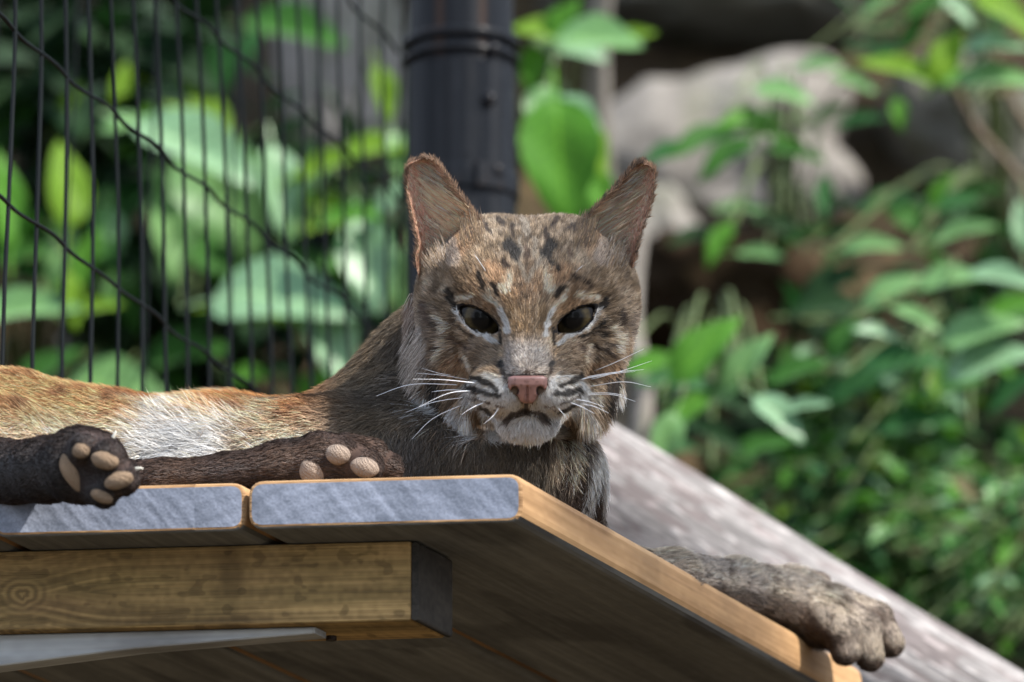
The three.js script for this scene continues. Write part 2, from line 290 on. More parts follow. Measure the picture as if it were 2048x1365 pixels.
function trunk(name, label, category, pa, pb, r0, r1) {
  const t = thing(name, label, category, null, pa), q = [pa, pa.clone().lerp(pb, 0.33).add(V(0.008, 0, 0.01)), pa.clone().lerp(pb, 0.66).add(V(-0.006, 0, 0)), pb].map((p) => p.clone().sub(pa));
  const g = tube(q, r0, r1, 12, 40), p = g.attributes.position; for (let i = 0; i < p.count; i++) { const f = 0.006 * (fbm(p.getX(i) * 30, p.getY(i) * 9, p.getZ(i) * 30, 2) - 0.5); p.setX(i, p.getX(i) + f); }
  g.computeVertexNormals(); part(name === 'sapling' ? 'trunk' : 'shaft', g, name === 'cane' ? twigMat : barkMat, t); return t;
}
trunk('sapling', 'thin pale sapling trunk just right of the black post at the top', 'sapling', at(1216, 900, 8.5), at(1205, -60, 8.3), 0.016, 0.013);
trunk('stake', 'pale upright wooden stake beside the right cheek of the bobcat', 'stake', at(1272, 960, 7.7), at(1276, 470, 7.75), 0.0115, 0.011);
trunk('cane', 'thin brown cane leaning at the upper right in front of the dark boulder', 'stake', at(2100, 480, 8.3), at(1900, 150, 8.3), 0.006, 0.005);
trunk('cane', 'thin brown cane at the right edge, leaning behind the other cane', 'stake', at(2190, 480, 8.4), at(1985, 110, 8.4), 0.006, 0.005);

// ---------- leaves and plants ----------
const veinTex = texture(256, 256, (u, v) => {           // u across, v along the leaf
  const a = Math.abs(u - 0.5) * 2, mid = sstep(0.06, 0.02, a), side = sstep(0.84, 0.97, 0.5 + 0.5 * Math.sin((v * 11 - a * 2.6) * 6.283)) * sstep(1, 0.2, a), n = noise(u * 30, v * 30, 3), k = clamp(0.7 * mid + 0.4 * side);
  return [lerp(176, 255, k) - 40 * n, lerp(194, 255, k) - 34 * n, lerp(176, 225, k) - 40 * n];
});
const leafMat = (r, g, b, trans = 0.4, coat = 0.12) => new THREE.MeshPhysicalMaterial({ color: new THREE.Color(r, g, b), map: veinTex, roughness: 0.82, specularIntensity: coat > 0.2 ? 0.6 : 0.25, transmission: trans, thickness: 0, clearcoat: coat, clearcoatRoughness: 0.42, side: THREE.DoubleSide });
const LEAF = {
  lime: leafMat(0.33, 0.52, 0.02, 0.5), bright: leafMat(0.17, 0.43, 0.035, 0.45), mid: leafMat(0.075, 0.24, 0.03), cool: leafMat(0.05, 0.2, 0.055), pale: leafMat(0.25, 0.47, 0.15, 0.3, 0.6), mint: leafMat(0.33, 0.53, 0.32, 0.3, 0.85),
  dark: leafMat(0.02, 0.07, 0.018, 0.3, 0.04), deep: leafMat(0.014, 0.045, 0.014, 0.2, 0.0), dry: leafMat(0.30, 0.20, 0.12, 0.3),  // deep: leaf green lowered to stand for shade
};
function leafGeo(width, fold, curl, serr, tail) {       // unit length along +y, face towards +z, short stalk below the base
  const nx = 6, ny = 14, pos = [], uv = [], idx = [];
  for (let j = 0; j <= ny; j++) {
    const t = j / ny, w = width * 0.5 * Math.pow(Math.sin(Math.PI * Math.pow(t, tail)), 0.85) * (1 + serr * ((j % 2) - 0.5));
    for (let i = 0; i <= nx; i++) { const s = (i / nx) * 2 - 1; pos.push(s * Math.max(w, 0.004), t - 0.02 * Math.abs(s) * serr * 4, fold * Math.abs(s) * w * 1.6 - curl * t * t + 0.02 * Math.sin(t * 9 + s * 3)); uv.push(i / nx, t); }
  }
  for (let j = 0; j < ny; j++) for (let i = 0; i < nx; i++) { const a = j * (nx + 1) + i, b = a + 1, c = a + nx + 1, d = c + 1; idx.push(a, b, d, a, d, c); }
  const st = 0.28, o = pos.length / 3; for (let k = 0; k <= 3; k++) for (const s of [-1, 1]) { pos.push(s * 0.012, -st * k / 3, -0.03 * k * k / 9); uv.push(0.5 + s * 0.01, 0); }
  for (let k = 0; k < 3; k++) { const a = o + 2 * k; idx.push(a, a + 2, a + 1, a + 1, a + 2, a + 3); }
  const g = new THREE.BufferGeometry(); g.setAttribute('position', new THREE.Float32BufferAttribute(pos, 3)); g.setAttribute('uv', new THREE.Float32BufferAttribute(uv, 2)); g.setIndex(idx); g.computeVertexNormals(); return g;
}
const broadLeaves = [leafGeo(0.62, 0.22, 0.18, 0.05, 0.72), leafGeo(0.7, 0.15, 0.35, 0.08, 0.66), leafGeo(0.52, 0.3, 0.1, 0.05, 0.75)];
const lanceLeaves = [leafGeo(0.42, 0.25, 0.2, 0.03, 0.8), leafGeo(0.5, 0.18, 0.32, 0.03, 0.72), leafGeo(0.36, 0.3, 0.1, 0.04, 0.85)];
const bladeLeaf = [leafGeo(0.24, 0.3, 0.35, 0.0, 0.9), leafGeo(0.17, 0.35, 0.6, 0.0, 0.9)];
// one leaf: seen at photo pixel (px, py), D metres in, len in photo pixels, ang = direction of its tip in the view, lean = how far its tip comes forward, roll about its own axis
const tmpM = new THREE.Matrix4(), baseOf = new THREE.Vector3();
function leaf(plant, set, tint, px, py, D, len, ang, lean, roll) {
  const m = shadow(new THREE.Mesh(set[Math.floor(rnd() * set.length)], LEAF[tint])), a = ang * Math.PI / 180, L = len * D / FOCAL;
  const y = V(Math.cos(a), Math.sin(a), lean).normalize(), up = V(Math.sin(roll) * 0.9, 0.75, 0.75 + 0.3 * Math.cos(roll)), z = up.addScaledVector(y, -up.dot(y)).normalize(), x = y.clone().cross(z);
  m.name = 'leaf'; m.matrixAutoUpdate = true;
  const c = at(px, py, D).sub(plant.position).addScaledVector(y, -0.5 * L);
  tmpM.makeBasis(x, y, z); m.quaternion.setFromRotationMatrix(tmpM); m.scale.setScalar(L); m.position.copy(c);
  plant.add(m);
  return baseOf.copy(c).addScaledVector(y, -0.27 * L).clone();
}
const stemTo = (plant, tip, r, mat = stemMat) => { const n = Math.hypot(tip.x, tip.y, tip.z), mid = tip.clone().multiplyScalar(0.55).add(V(tip.x * -0.12, 0.12 * n, 0.04 * n)); part('stem', tube([V(0, 0, 0), mid, tip], r * 1.4, r, 5, 12), mat, plant); };
const rooted = (px, py) => { let D = 7.2; for (; D < 11; D += 0.02) { const q = at(px, py, D); if (q.y < hillY(q.x, q.z)) break; } return at(px, py, D + 0.03); };   // a foot in the bank
function heroPlant(name, label, category, group, base, set, list, stemR = 0.0022) {
  const t = thing(name, label, category, group, base);
  for (const [px, py, D, len, ang, tint, lean = 0.2, roll = 0] of list) { const tip = leaf(t, set, tint, px, py, D, len, ang, lean, roll); stemTo(t, tip, stemR); }
  return t;
}
heroPlant('broadleaf_plant', 'big pale green leaves with yellow-green edges behind the fence, left half', 'plant', null, rooted(420, 900), broadLeaves, [
  [395, 300, 8.0, 300, -27, 'mint', 0.25, 0.1], [400, 225, 8.2, 230, -32, 'lime', 0.05, 0.5], [450, 390, 8.1, 270, -60, 'pale', 0.2, -0.4], [555, 375, 8.0, 190, -82, 'mint', 0.1, 0.6], [300, 250, 8.3, 170, 200, 'bright', 0.3, 0],
  [555, 575, 7.9, 300, 2, 'mint', 0.55, 0], [560, 622, 7.95, 230, -6, 'lime', 0.2, 0.2], [660, 680, 7.9, 220, -72, 'mint', 0.25, 0.1], [735, 530, 7.9, 220, -80, 'mint', 0.3, -0.2], [340, 470, 8.2, 210, -78, 'pale', 0.1, 0.5], [470, 520, 8.2, 200, -20, 'mid', 0.2, 0.3],
  [330, 100, 8.5, 240, 15, 'cool', 0.3, 0], [455, 130, 8.5, 200, 50, 'cool', 0.2, 0.3], [590, 60, 8.6, 230, -15, 'mid', 0.3, 0], [500, 745, 8.1, 80, 10, 'bright', 0.3, 0], [370, 700, 8.2, 180, 12, 'mid', 0.4, 0], [225, 757, 8.1, 210, 3, 'pale', 0.5, 0], [640, 770, 8.1, 120, 60, 'bright', 0.1, 0.4],
  [420, 420, 8.4, 260, 200, 'dark', 0.2, 0], [300, 560, 8.4, 260, -60, 'dark', 0.2, 0.3], [540, 470, 8.4, 260, -100, 'dark', 0.1, 0], [230, 420, 8.4, 230, -110, 'cool', 0.2, 0],
]);
heroPlant('fern', 'yellow-green arching fronds behind the fence, just left of the post', 'fern', null, rooted(690, 820), lanceLeaves, [
  [660, 325, 8.0, 170, 22, 'lime', 0.1, 0.4], [755, 285, 8.0, 150, 12, 'lime', 0.3, 0], [800, 310, 8.0, 110, -75, 'pale', 0.2, 0.2], [615, 370, 8.1, 140, 60, 'pale', 0.2, 0], [660, 410, 8.0, 150, -20, 'lime', 0.3, 0.1], [690, 430, 7.9, 140, 10, 'bright', 0.5, 0], [735, 440, 8.0, 150, -60, 'bright', 0.2, 0.3],
  [785, 390, 7.9, 110, 55, 'mint', 0.2, 0], [640, 445, 8.1, 150, 190, 'lime', 0.4, 0], [770, 185, 8.2, 130, -75, 'lime', 0.1, 0.3], [700, 500, 8.0, 140, -100, 'bright', 0.2, 0.1], [590, 440, 8.0, 120, 250, 'pale', 0.2, 0.3], [800, 560, 8.0, 150, -90, 'pale', 0.2, 0], [620, 520, 8.1, 150, 170, 'mid', 0.4, 0],
]);
heroPlant('broadleaf_plant', 'lime and pale upright leaves at the far left edge behind the fence', 'plant', null, rooted(60, 930), lanceLeaves, [
  [40, 612, 7.8, 240, 10, 'pale', 0.4, 0], [145, 600, 7.8, 130, -80, 'lime', 0.1, 0.4], [120, 480, 8.0, 170, 80, 'pale', 0.1, 0.3], [190, 612, 7.9, 110, 15, 'lime', 0.3, 0], [139, 360, 8.0, 200, 88, 'lime', 0.0, 0.7], [10, 395, 8.0, 220, 95, 'bright', 0.0, 0.7], [140, 200, 8.2, 90, 60, 'lime', 0.1, 0.4], [245, 165, 8.2, 110, 75, 'lime', 0.0, 0.6],
  [250, 240, 8.1, 110, 20, 'pale', 0.2, 0.2], [170, 520, 8.1, 150, 70, 'bright', 0.1, 0.3], [30, 500, 8.1, 150, 20, 'mid', 0.3, 0], [90, 560, 8.2, 170, 150, 'mid', 0.3, 0], [20, 220, 8.4, 200, 60, 'mid', 0.2, 0.3], [80, 740, 8.0, 180, 40, 'mid', 0.3, 0], [230, 470, 8.2, 110, -85, 'mint', 0.1, 0.4], [330, 330, 8.4, 150, 90, 'cool', 0.1, 0.4], [10, 110, 8.5, 160, 70, 'dark', 0.1, 0.4],
]);
heroPlant('broadleaf_plant', 'big veined green leaves hanging right of the black post', 'plant', null, rooted(1120, 700), broadLeaves, [
  [1122, 320, 7.7, 270, -86, 'bright', 0.12, 0.0], [1085, 225, 7.75, 130, -100, 'pale', 0.3, 0], [1160, 225, 7.8, 120, -40, 'mint', 0.3, 0.2], [1190, 290, 7.85, 120, -50, 'lime', 0.1, 0.4], [1195, 380, 7.9, 130, -70, 'bright', 0.1, 0.3], [1080, 60, 8.0, 120, 165, 'lime', 0.3, 0], [1125, 40, 8.0, 110, 60, 'bright', 0.3, 0], [1195, 72, 7.9, 190, -4, 'pale', 0.5, 0], [1270, 72, 8.0, 90, 15, 'lime', 0.2, 0], [1150, 85, 8.0, 130, -10, 'mint', 0.6, 0], [1065, 140, 8.0, 110, -95, 'bright', 0.1, 0.3], [1150, 420, 8.0, 130, -120, 'bright', 0.1, 0.2],
]);
const shrubGroup = null;
heroPlant('leafy_shrub', 'pale oval leaves reaching in front of the large pale boulder', 'shrub', shrubGroup, rooted(1560, 640), lanceLeaves, [
  [1635, 127, 8.1, 110, 5, 'pale', 0.6, 0], [1565, 176, 8.0, 130, -8, 'pale', 0.5, 0], [1708, 164, 8.1, 110, -25, 'pale', 0.4, 0], [1495, 240, 8.0, 150, 190, 'bright', 0.5, 0], [1405, 280, 8.0, 180, 205, 'mid', 0.4, 0], [1530, 262, 8.0, 110, 170, 'bright', 0.5, 0], [1660, 221, 8.1, 80, 30, 'mid', 0.3, 0], [1799, 225, 8.2, 70, -80, 'bright', 0.3, 0], [1450, 310, 8.1, 150, 215, 'mid', 0.3, 0], [1330, 300, 8.0, 110, 195, 'cool', 0.4, 0], [1590, 300, 8.1, 120, -10, 'mid', 0.3, 0], [1720, 240, 8.2, 110, 10, 'cool', 0.3, 0],
  [1650, 395, 8.1, 110, -90, 'cool', 0.3, 0], [1437, 484, 8.0, 110, 240, 'bright', 0.3, 0], [1520, 508, 8.0, 110, -8, 'pale', 0.4, 0], [1384, 470, 8.1, 110, 190, 'dark', 0.3, 0], [1610, 470, 8.1, 110, 20, 'mid', 0.4, 0], [1480, 415, 8.1, 120, 180, 'pale', 0.3, 0], [1560, 450, 8.2, 130, 150, 'dark', 0.3, 0], [1690, 465, 8.2, 120, 20, 'dark', 0.3, 0],
]);
heroPlant('leafy_shrub', 'lime curled leaves and mint leaves at the top right corner', 'shrub', shrubGroup, rooted(2010, 700), lanceLeaves, [
  [1803, 140, 7.9, 190, 162, 'lime', 0.2, 0.3], [1895, 105, 7.9, 130, 62, 'lime', 0.1, 0.4], [1990, 86, 7.9, 140, 2, 'mint', 0.5, 0], [1985, 145, 7.9, 170, 4, 'pale', 0.6, 0], [1920, 160, 8.0, 130, 190, 'bright', 0.5, 0], [2020, 20, 7.9, 160, -25, 'lime', 0.2, 0.3], [1920, 15, 8.0, 90, -40, 'mint', 0.2, 0], [1760, 10, 8.1, 90, 30, 'pale', 0.3, 0], [1830, 60, 8.2, 110, 60, 'mid', 0.2, 0], [1860, 10, 8.2, 130, 20, 'mid', 0.2, 0], [2040, 175, 8.0, 120, 10, 'dry', 0.4, 0], [1740, 95, 8.3, 110, 150, 'dark', 0.2, 0], [1790, 90, 8.2, 90, 30, 'cool', 0.3, 0],
  [1880, 380, 8.1, 90, 60, 'bright', 0.3, 0], [1741, 488, 8.0, 130, 5, 'pale', 0.4, 0], [1926, 463, 8.0, 150, 12, 'pale', 0.5, 0], [1900, 400, 8.2, 120, 20, 'cool', 0.3, 0], [1960, 380, 8.3, 110, 10, 'mid', 0.3, 0], [2045, 450, 7.9, 110, 95, 'mint', 0.2, 0], [1830, 440, 8.2, 130, -30, 'mid', 0.3, 0], [1770, 400, 8.3, 130, 190, 'cool', 0.3, 0],
]);
heroPlant('leafy_shrub', 'spray of pointed green leaves just right of the whiskers', 'shrub', shrubGroup, rooted(1420, 1060), lanceLeaves, [
  [1405, 690, 7.4, 190, 52, 'bright', 0.2, 0.2], [1487, 728, 7.4, 170, 55, 'pale', 0.3, 0.1], [1350, 765, 7.5, 170, 178, 'cool', 0.4, 0], [1560, 824, 7.3, 140, -40, 'mint', 0.5, 0], [1612, 812, 7.3, 110, 8, 'mint', 0.5, 0], [1365, 830, 7.4, 170, 222, 'bright', 0.3, 0.1], [1331, 880, 7.3, 130, 250, 'pale', 0.2, 0.3], [1310, 720, 7.6, 130, 20, 'bright', 0.2, 0.2], [1590, 738, 7.5, 140, 25, 'mid', 0.3, 0.2], [1440, 790, 7.5, 150, -20, 'dark', 0.3, 0], [1430, 870, 7.6, 150, -30, 'dark', 0.3, 0], [1520, 890, 7.6, 140, 20, 'mid', 0.3, 0],
]);
heroPlant('leafy_shrub', 'bright oval leaves at the right edge, halfway up', 'shrub', shrubGroup, rooted(1900, 1100), lanceLeaves, [
  [1778, 574, 7.7, 130, 38, 'pale', 0.3, 0.1], [1753, 665, 7.6, 110, 170, 'mint', 0.5, 0], [1835, 635, 7.6, 120, -28, 'pale', 0.3, 0.2], [1897, 548, 7.7, 140, 18, 'pale', 0.4, 0], [2005, 549, 7.6, 150, -10, 'mint', 0.5, 0], [1958, 650, 7.6, 180, 24, 'pale', 0.3, 0.2], [1975, 712, 7.6, 190, 26, 'mint', 0.3, 0.2], [1659, 607, 7.9, 160, 10, 'dark', 0.3, 0], [1684, 672, 7.8, 110, 60, 'mid', 0.3, 0], [1803, 713, 7.7, 170, 14, 'cool', 0.3, 0], [1890, 770, 7.8, 160, 20, 'mid', 0.3, 0], [2030, 610, 7.8, 150, 20, 'bright', 0.3, 0], [1720, 760, 7.9, 160, 30, 'cool', 0.3, 0.2], [1830, 840, 7.8, 170, 15, 'cool', 0.3, 0], [1660, 560, 8.0, 150, 40, 'dark', 0.3, 0], [2030, 780, 7.7, 150, 40, 'cool', 0.3, 0],
]);
// bushy plants: many leaves along arching stems
function bush(name, label, category, group, base, set, tints, nStems, spread, leavesPer, len, stemsMat = stemMat, bend = 0.3) {
  const t = thing(name, label, category, group, base);
  for (let s = 0; s < nStems; s++) {
    const [px, py, D] = spread(), tip = at(px, py, D).sub(base), n = tip.length(), mid = tip.clone().multiplyScalar(0.5).add(V(-tip.x * bend, bend * 0.5 * n, 0.05));
    const curve = new THREE.CatmullRomCurve3([V(0, 0, 0), mid, tip]);
    part('stem', tube([V(0, 0, 0), mid, tip], 0.0028, 0.0012, 5, 12), stemsMat, t);
    for (let i = 0; i < leavesPer; i++) {
      const u = rr(0.3, 1), q = curve.getPoint(u), tan = curve.getTangent(u), side = V(rr(-1, 1), rr(-0.6, 0.7), rr(-0.3, 1)).normalize();
      const y = tan.multiplyScalar(0.5).addScaledVector(side, 1).normalize(), up = V(rr(-0.4, 0.4), 0.9, rr(0.1, 0.9)), z = up.addScaledVector(y, -up.dot(y)).normalize();
      const m = shadow(new THREE.Mesh(set[Math.floor(rnd() * set.length)], LEAF[tints[Math.floor(rnd() * tints.length)]])), L = len * rr(0.65, 1.3);
      m.name = 'leaf'; tmpM.makeBasis(y.clone().cross(z), y, z); m.quaternion.setFromRotationMatrix(tmpM); m.scale.setScalar(L); m.position.copy(q).addScaledVector(y, 0.28 * L); t.add(m);
    }
  }
  return t;
}
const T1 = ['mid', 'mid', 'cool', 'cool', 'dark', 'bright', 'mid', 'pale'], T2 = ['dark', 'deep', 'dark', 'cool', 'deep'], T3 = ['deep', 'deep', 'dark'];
bush('leafy_shrub', 'dense green shrub filling the lower right behind the grey log', 'shrub', null, rooted(1830, 1500), lanceLeaves, T1, 32, () => { const x = rr(1480, 2080); return [x, rr(830, 1200) + Math.max(0, (x - 1480) * 0.12), rr(7.5, 8.1)]; }, 9, 0.045);
bush('leafy_shrub', 'fine-leaved green shrub beside the log at the right edge', 'shrub', null, rooted(2060, 1550), lanceLeaves, [...T1, 'dry', 'mint', 'bright'], 30, () => [rr(1680, 2100), rr(880, 1330), rr(7.3, 7.8)], 9, 0.034);
bush('leafy_shrub', 'shrub with shade put into its leaf colour, in the dark hollow beneath the boulder', 'shrub', null, rooted(1560, 1150), lanceLeaves, T2, 14, () => [rr(1300, 1850), rr(620, 1000), rr(8.0, 8.45)], 8, 0.06);
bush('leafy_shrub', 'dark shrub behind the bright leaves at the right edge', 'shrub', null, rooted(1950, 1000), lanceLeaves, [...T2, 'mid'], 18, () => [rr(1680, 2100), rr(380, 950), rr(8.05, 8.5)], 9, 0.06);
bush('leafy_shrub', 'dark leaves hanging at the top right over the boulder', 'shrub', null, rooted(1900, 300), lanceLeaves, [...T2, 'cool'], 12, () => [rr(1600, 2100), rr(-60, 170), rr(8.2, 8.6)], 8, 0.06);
bush('dark_shrub', 'shrub with shade put into its dark leaf colour, at the top left behind the fence', 'shrub', null, rooted(150, 700), broadLeaves, T3, 32, () => [rr(-80, 480), rr(-60, 420), rr(8.2, 8.6)], 9, 0.11);
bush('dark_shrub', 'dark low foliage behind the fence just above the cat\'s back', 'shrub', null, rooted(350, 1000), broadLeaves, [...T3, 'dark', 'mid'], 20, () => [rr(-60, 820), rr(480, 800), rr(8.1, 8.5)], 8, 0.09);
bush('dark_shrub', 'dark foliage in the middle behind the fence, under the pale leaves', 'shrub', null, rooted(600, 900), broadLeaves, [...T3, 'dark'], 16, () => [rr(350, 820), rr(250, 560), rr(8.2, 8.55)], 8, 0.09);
bush('leafy_shrub', 'small-leaved shrub between the log and the dark hollow at lower right', 'shrub', null, rooted(1640, 1400), lanceLeaves, [...T1, 'bright', 'mint'], 28, () => { const x = rr(1400, 1900); return [x, rr(860, 1120) + Math.max(0, (x - 1400) * 0.25), rr(7.7, 8.2)]; }, 10, 0.038);
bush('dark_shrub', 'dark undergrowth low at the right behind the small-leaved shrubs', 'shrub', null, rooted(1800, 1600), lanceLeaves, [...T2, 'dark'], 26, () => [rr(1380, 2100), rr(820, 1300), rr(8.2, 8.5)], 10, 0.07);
bush('leafy_shrub', 'leafy shrub on the bank beyond the left edge of the picture', 'shrub', null, rooted(-500, 1200), broadLeaves, [...T1, 'dark', 'deep'], 22, () => [rr(-1000, -60), rr(-100, 900), rr(8.0, 8.5)], 10, 0.1);
bush('leafy_shrub', 'leafy shrub on the bank beyond the right edge of the picture', 'shrub', null, rooted(2500, 1300), lanceLeaves, [...T1, 'dark', 'deep'], 26, () => [rr(2080, 2900), rr(0, 1200), rr(7.9, 8.5)], 10, 0.075);
bush('leafy_shrub', 'bright yellow-green shrub at the right, halfway up, in front of the dark shrub', 'shrub', null, rooted(1780, 1250), lanceLeaves, ['bright', 'lime', 'mid', 'pale', 'bright', 'mint'], 28, () => [rr(1480, 2090), rr(620, 1180), rr(7.7, 8.15)], 10, 0.042);
// ---------- unseen trees added outside the frame to shade the scene ----------
const crownLeaf = new THREE.MeshStandardMaterial({ color: new THREE.Color(0.04, 0.11, 0.025), roughness: 0.7 }), trunkMat = new THREE.MeshStandardMaterial({ map: rockTex, color: new THREE.Color(0.45, 0.36, 0.28), roughness: 0.9 });
function shade_tree(label, foot, clumps, leafSize) {          // clumps: [centre, radius, leaves]
  const t = thing('shade_tree', label, 'shade_tree', null, foot), top = clumps[0][0].clone().sub(foot);
  part('trunk', tube([V(0, -0.3, 0), V(0.05, top.y * 0.45, 0.03), V(top.x * 0.35, top.y * 0.8, top.z * 0.35), top], 0.13, 0.04, 10, 24), trunkMat, t);
  for (const [c] of clumps.slice(1)) { const e = c.clone().sub(foot); part('branch', tube([V(top.x * 0.3, top.y * 0.75, top.z * 0.3), e.clone().lerp(top, 0.4).add(V(0, 0.1, 0)), e], 0.04, 0.012, 8, 14), trunkMat, t); }
  const total = clumps.reduce((a, c) => a + c[2], 0), im = new THREE.InstancedMesh(lanceLeaves[1], crownLeaf, total), m = new THREE.Matrix4(), q = new THREE.Quaternion(), e = new THREE.Euler(), s = V(1, 1, 1); let k = 0;
  for (const [c, r, n] of clumps) for (let i = 0; i < n; i++) {
    let d; do d = V(rr(-1, 1), rr(-1, 1), rr(-1, 1)); while (d.length() > 1);
    e.set(rr(-0.9, 0.9), rr(0, 6.28), rr(-0.9, 0.9)); q.setFromEuler(e); s.setScalar(leafSize * rr(0.7, 1.3));
    im.setMatrixAt(k++, m.compose(d.multiply(r).add(c).sub(foot), q, s));
  }
  im.name = 'crown'; im.userData.kind = 'stuff'; shadow(im); t.add(im);
}
const HEADAT = at(1055, 650, 5.53), towards = (p, d) => p.clone().addScaledVector(SUN, d);
const c1 = towards(HEADAT.clone().add(V(0.27, 0.0, -0.03)), 4.5);
shade_tree('young tree at right of the camera whose leafy branch shades the bobcat\'s head', V(c1.x + 0.8, 0, c1.z + 0.9), [[c1, V(0.27, 0.27, 0.27), 165]], 0.085);
shade_tree('tall tree added unseen on the hillside, its crown placed above the picture to darken the slope', V(2.9, 1.2, -8.6), [[V(0.72, 5.5, -8.5), V(0.6, 0.28, 1.4), 560], [V(2.5, 5.45, -8.4), V(0.5, 0.28, 1.45), 600], [V(-0.35, 5.6, -9.1), V(1.3, 0.35, 1.4), 800]], 0.2);
shade_tree('broad tree added unseen behind the camera, at left, to cut sky light and reflections', V(-3.4, 0, 5.2), [[V(-3.2, 2.6, 5.0), V(2.3, 2.5, 1.2), 1500]], 0.34);
shade_tree('broad tree added unseen behind the camera, at right, to cut sky light and reflections', V(2.6, 0, 6.2), [[V(2.2, 2.6, 6.0), V(2.6, 2.6, 1.2), 1600]], 0.34);
// ---------- the bobcat ----------
// distance fields: a body built of tapered capsules and ellipsoids joined smoothly, meshed by surface nets
const HD = 5.53, HS = HD / FOCAL;                                  // head distance, metres per head unit (a photo pixel at the head)
const HO = at(1055, 650, HD);
const headTurn = new THREE.Matrix4(), hz0 = EYE.clone().sub(HO).normalize(), hx0 = V(0, 1, 0).cross(hz0).normalize(), hy0 = hz0.clone().cross(hx0);
const toHead = (p, o) => { const x = p.x - HO.x, y = p.y - HO.y, z = p.z - HO.z; o.x = (x * hx0.x + y * hx0.y + z * hx0.z) / HS; o.y = (x * hy0.x + y * hy0.y + z * hy0.z) / HS; o.z = (x * hz0.x + y * hz0.y + z * hz0.z) / HS; return o; };
const fromHead = (x, y, z) => HO.clone().addScaledVector(hx0, x * HS).addScaledVector(hy0, y * HS).addScaledVector(hz0, z * HS);
const dirFromHead = (x, y, z) => V(0, 0, 0).addScaledVector(hx0, x).addScaledVector(hy0, y).addScaledVector(hz0, z).normalize();
const smin = (a, b, k) => { const h = Math.max(k - Math.abs(a - b), 0) / k; return Math.min(a, b) - h * h * k * 0.25; };
const smax = (a, b, k) => -smin(-a, -b, k);
function cap(px, py, pz, c) {                                      // tapered capsule c = [ax, ay, az, bx, by, bz, ra, rb]
  const bx = c[3] - c[0], by = c[4] - c[1], bz = c[5] - c[2], x = px - c[0], y = py - c[1], z = pz - c[2], t = clamp((x * bx + y * by + z * bz) / (bx * bx + by * by + bz * bz));
  return Math.hypot(x - bx * t, y - by * t, z - bz * t) - lerp(c[6], c[7], t);
}
function ell(px, py, pz, e) {                                      // ellipsoid e = [cx, cy, cz, rx, ry, rz]
  const x = (px - e[0]) / e[3], y = (py - e[1]) / e[4], z = (pz - e[2]) / e[5], k0 = Math.hypot(x, y, z), k1 = Math.hypot(x / e[3], y / e[4], z / e[5]);
  return k1 < 1e-9 ? -Math.min(e[3], e[4], e[5]) : k0 * (k0 - 1) / k1;
}
const limb = (pts) => { const o = []; for (let i = 0; i + 1 < pts.length; i++) { const a = at(pts[i][0], pts[i][1], pts[i][2]), b = at(pts[i + 1][0], pts[i + 1][1], pts[i + 1][2]); o.push([a.x, a.y, a.z, b.x, b.y, b.z, pts[i][3], pts[i + 1][3]]); } return o; };
// -- head, in head units (x to the right of the picture, y up, z out of the face) --
const EYES = [[-92, 12, 1], [92, 12, -1]];
function almond(x, y, s, grow) {                                   // 2D field of an eye opening about (0, 0); s = 1: inner corner to the right
  x *= s; const c = 0.84, n = 0.54, u = x * c - y * n, v = x * n + y * c;       // u runs to the inner corner, v up
  const R1 = 84, R2 = 66, h1 = R1 - 13, h2 = R2 - 23;              // upper and lower lid arcs
  const up = Math.hypot(u, v + h1) - R1, lo = Math.hypot(u, v - h2) - R2;
  return Math.max(up, lo) - grow;
}
const EYEBALL = [];
function headBase(x, y, z) {
  const ax = Math.abs(x);
  let d = ell(x, y, z, [0, 62, -75, 176, 147, 185]);
  d = smin(d, ell(ax, y, z, [78, 128, -66, 82, 82, 116]), 40);      // broad flat crown
  d = smin(d, ell(ax, y, z, [70, 70, 40, 86, 88, 70]), 60);         // brows
  d = smin(d, ell(ax, y, z, [158, 62, -62, 60, 76, 70]), 50);       // temples below the ears
  d = smin(d, ell(ax, y, z, [128, -14, -22, 74, 96, 86]), 50);      // cheekbones
  d = smin(d, ell(ax, y, z, [x < 0 ? 164 : 124, -86, -70, 60, 80, 56]), 40);      // ruff
  d = smin(d, ell(ax, y, z, [100, -146, -8, 50, 54, 52]), 40);
  d = smin(d, ell(x, y, z, [0, -138, 60, 88, 72, 88]), 45);         // jaw
  d = smin(d, cap(x, y, z, [0, 62, 96, 0, -84, 178, 52, 42]), 56);  // bridge of the nose
  d = smin(d, ell(ax, y, z, [66, -60, 74, 50, 60, 60]), 40);        // between cheek and nose
  d = smin(d, ell(ax, y, z, [52, -128, 150, 60, 46, 60]), 26);      // whisker pads
  d = smin(d, ell(x, y, z, [0, -194, 112, 54, 34, 54]), 30);        // chin
  return d;
}
for (const [ex, ey] of EYES) { let z = 320; for (let i = 0; i < 80; i++) { const d = headBase(ex, ey, z); if (d < 0.3) break; z -= d * 0.8; } EYEBALL.push([ex, ey, z - 57]); }
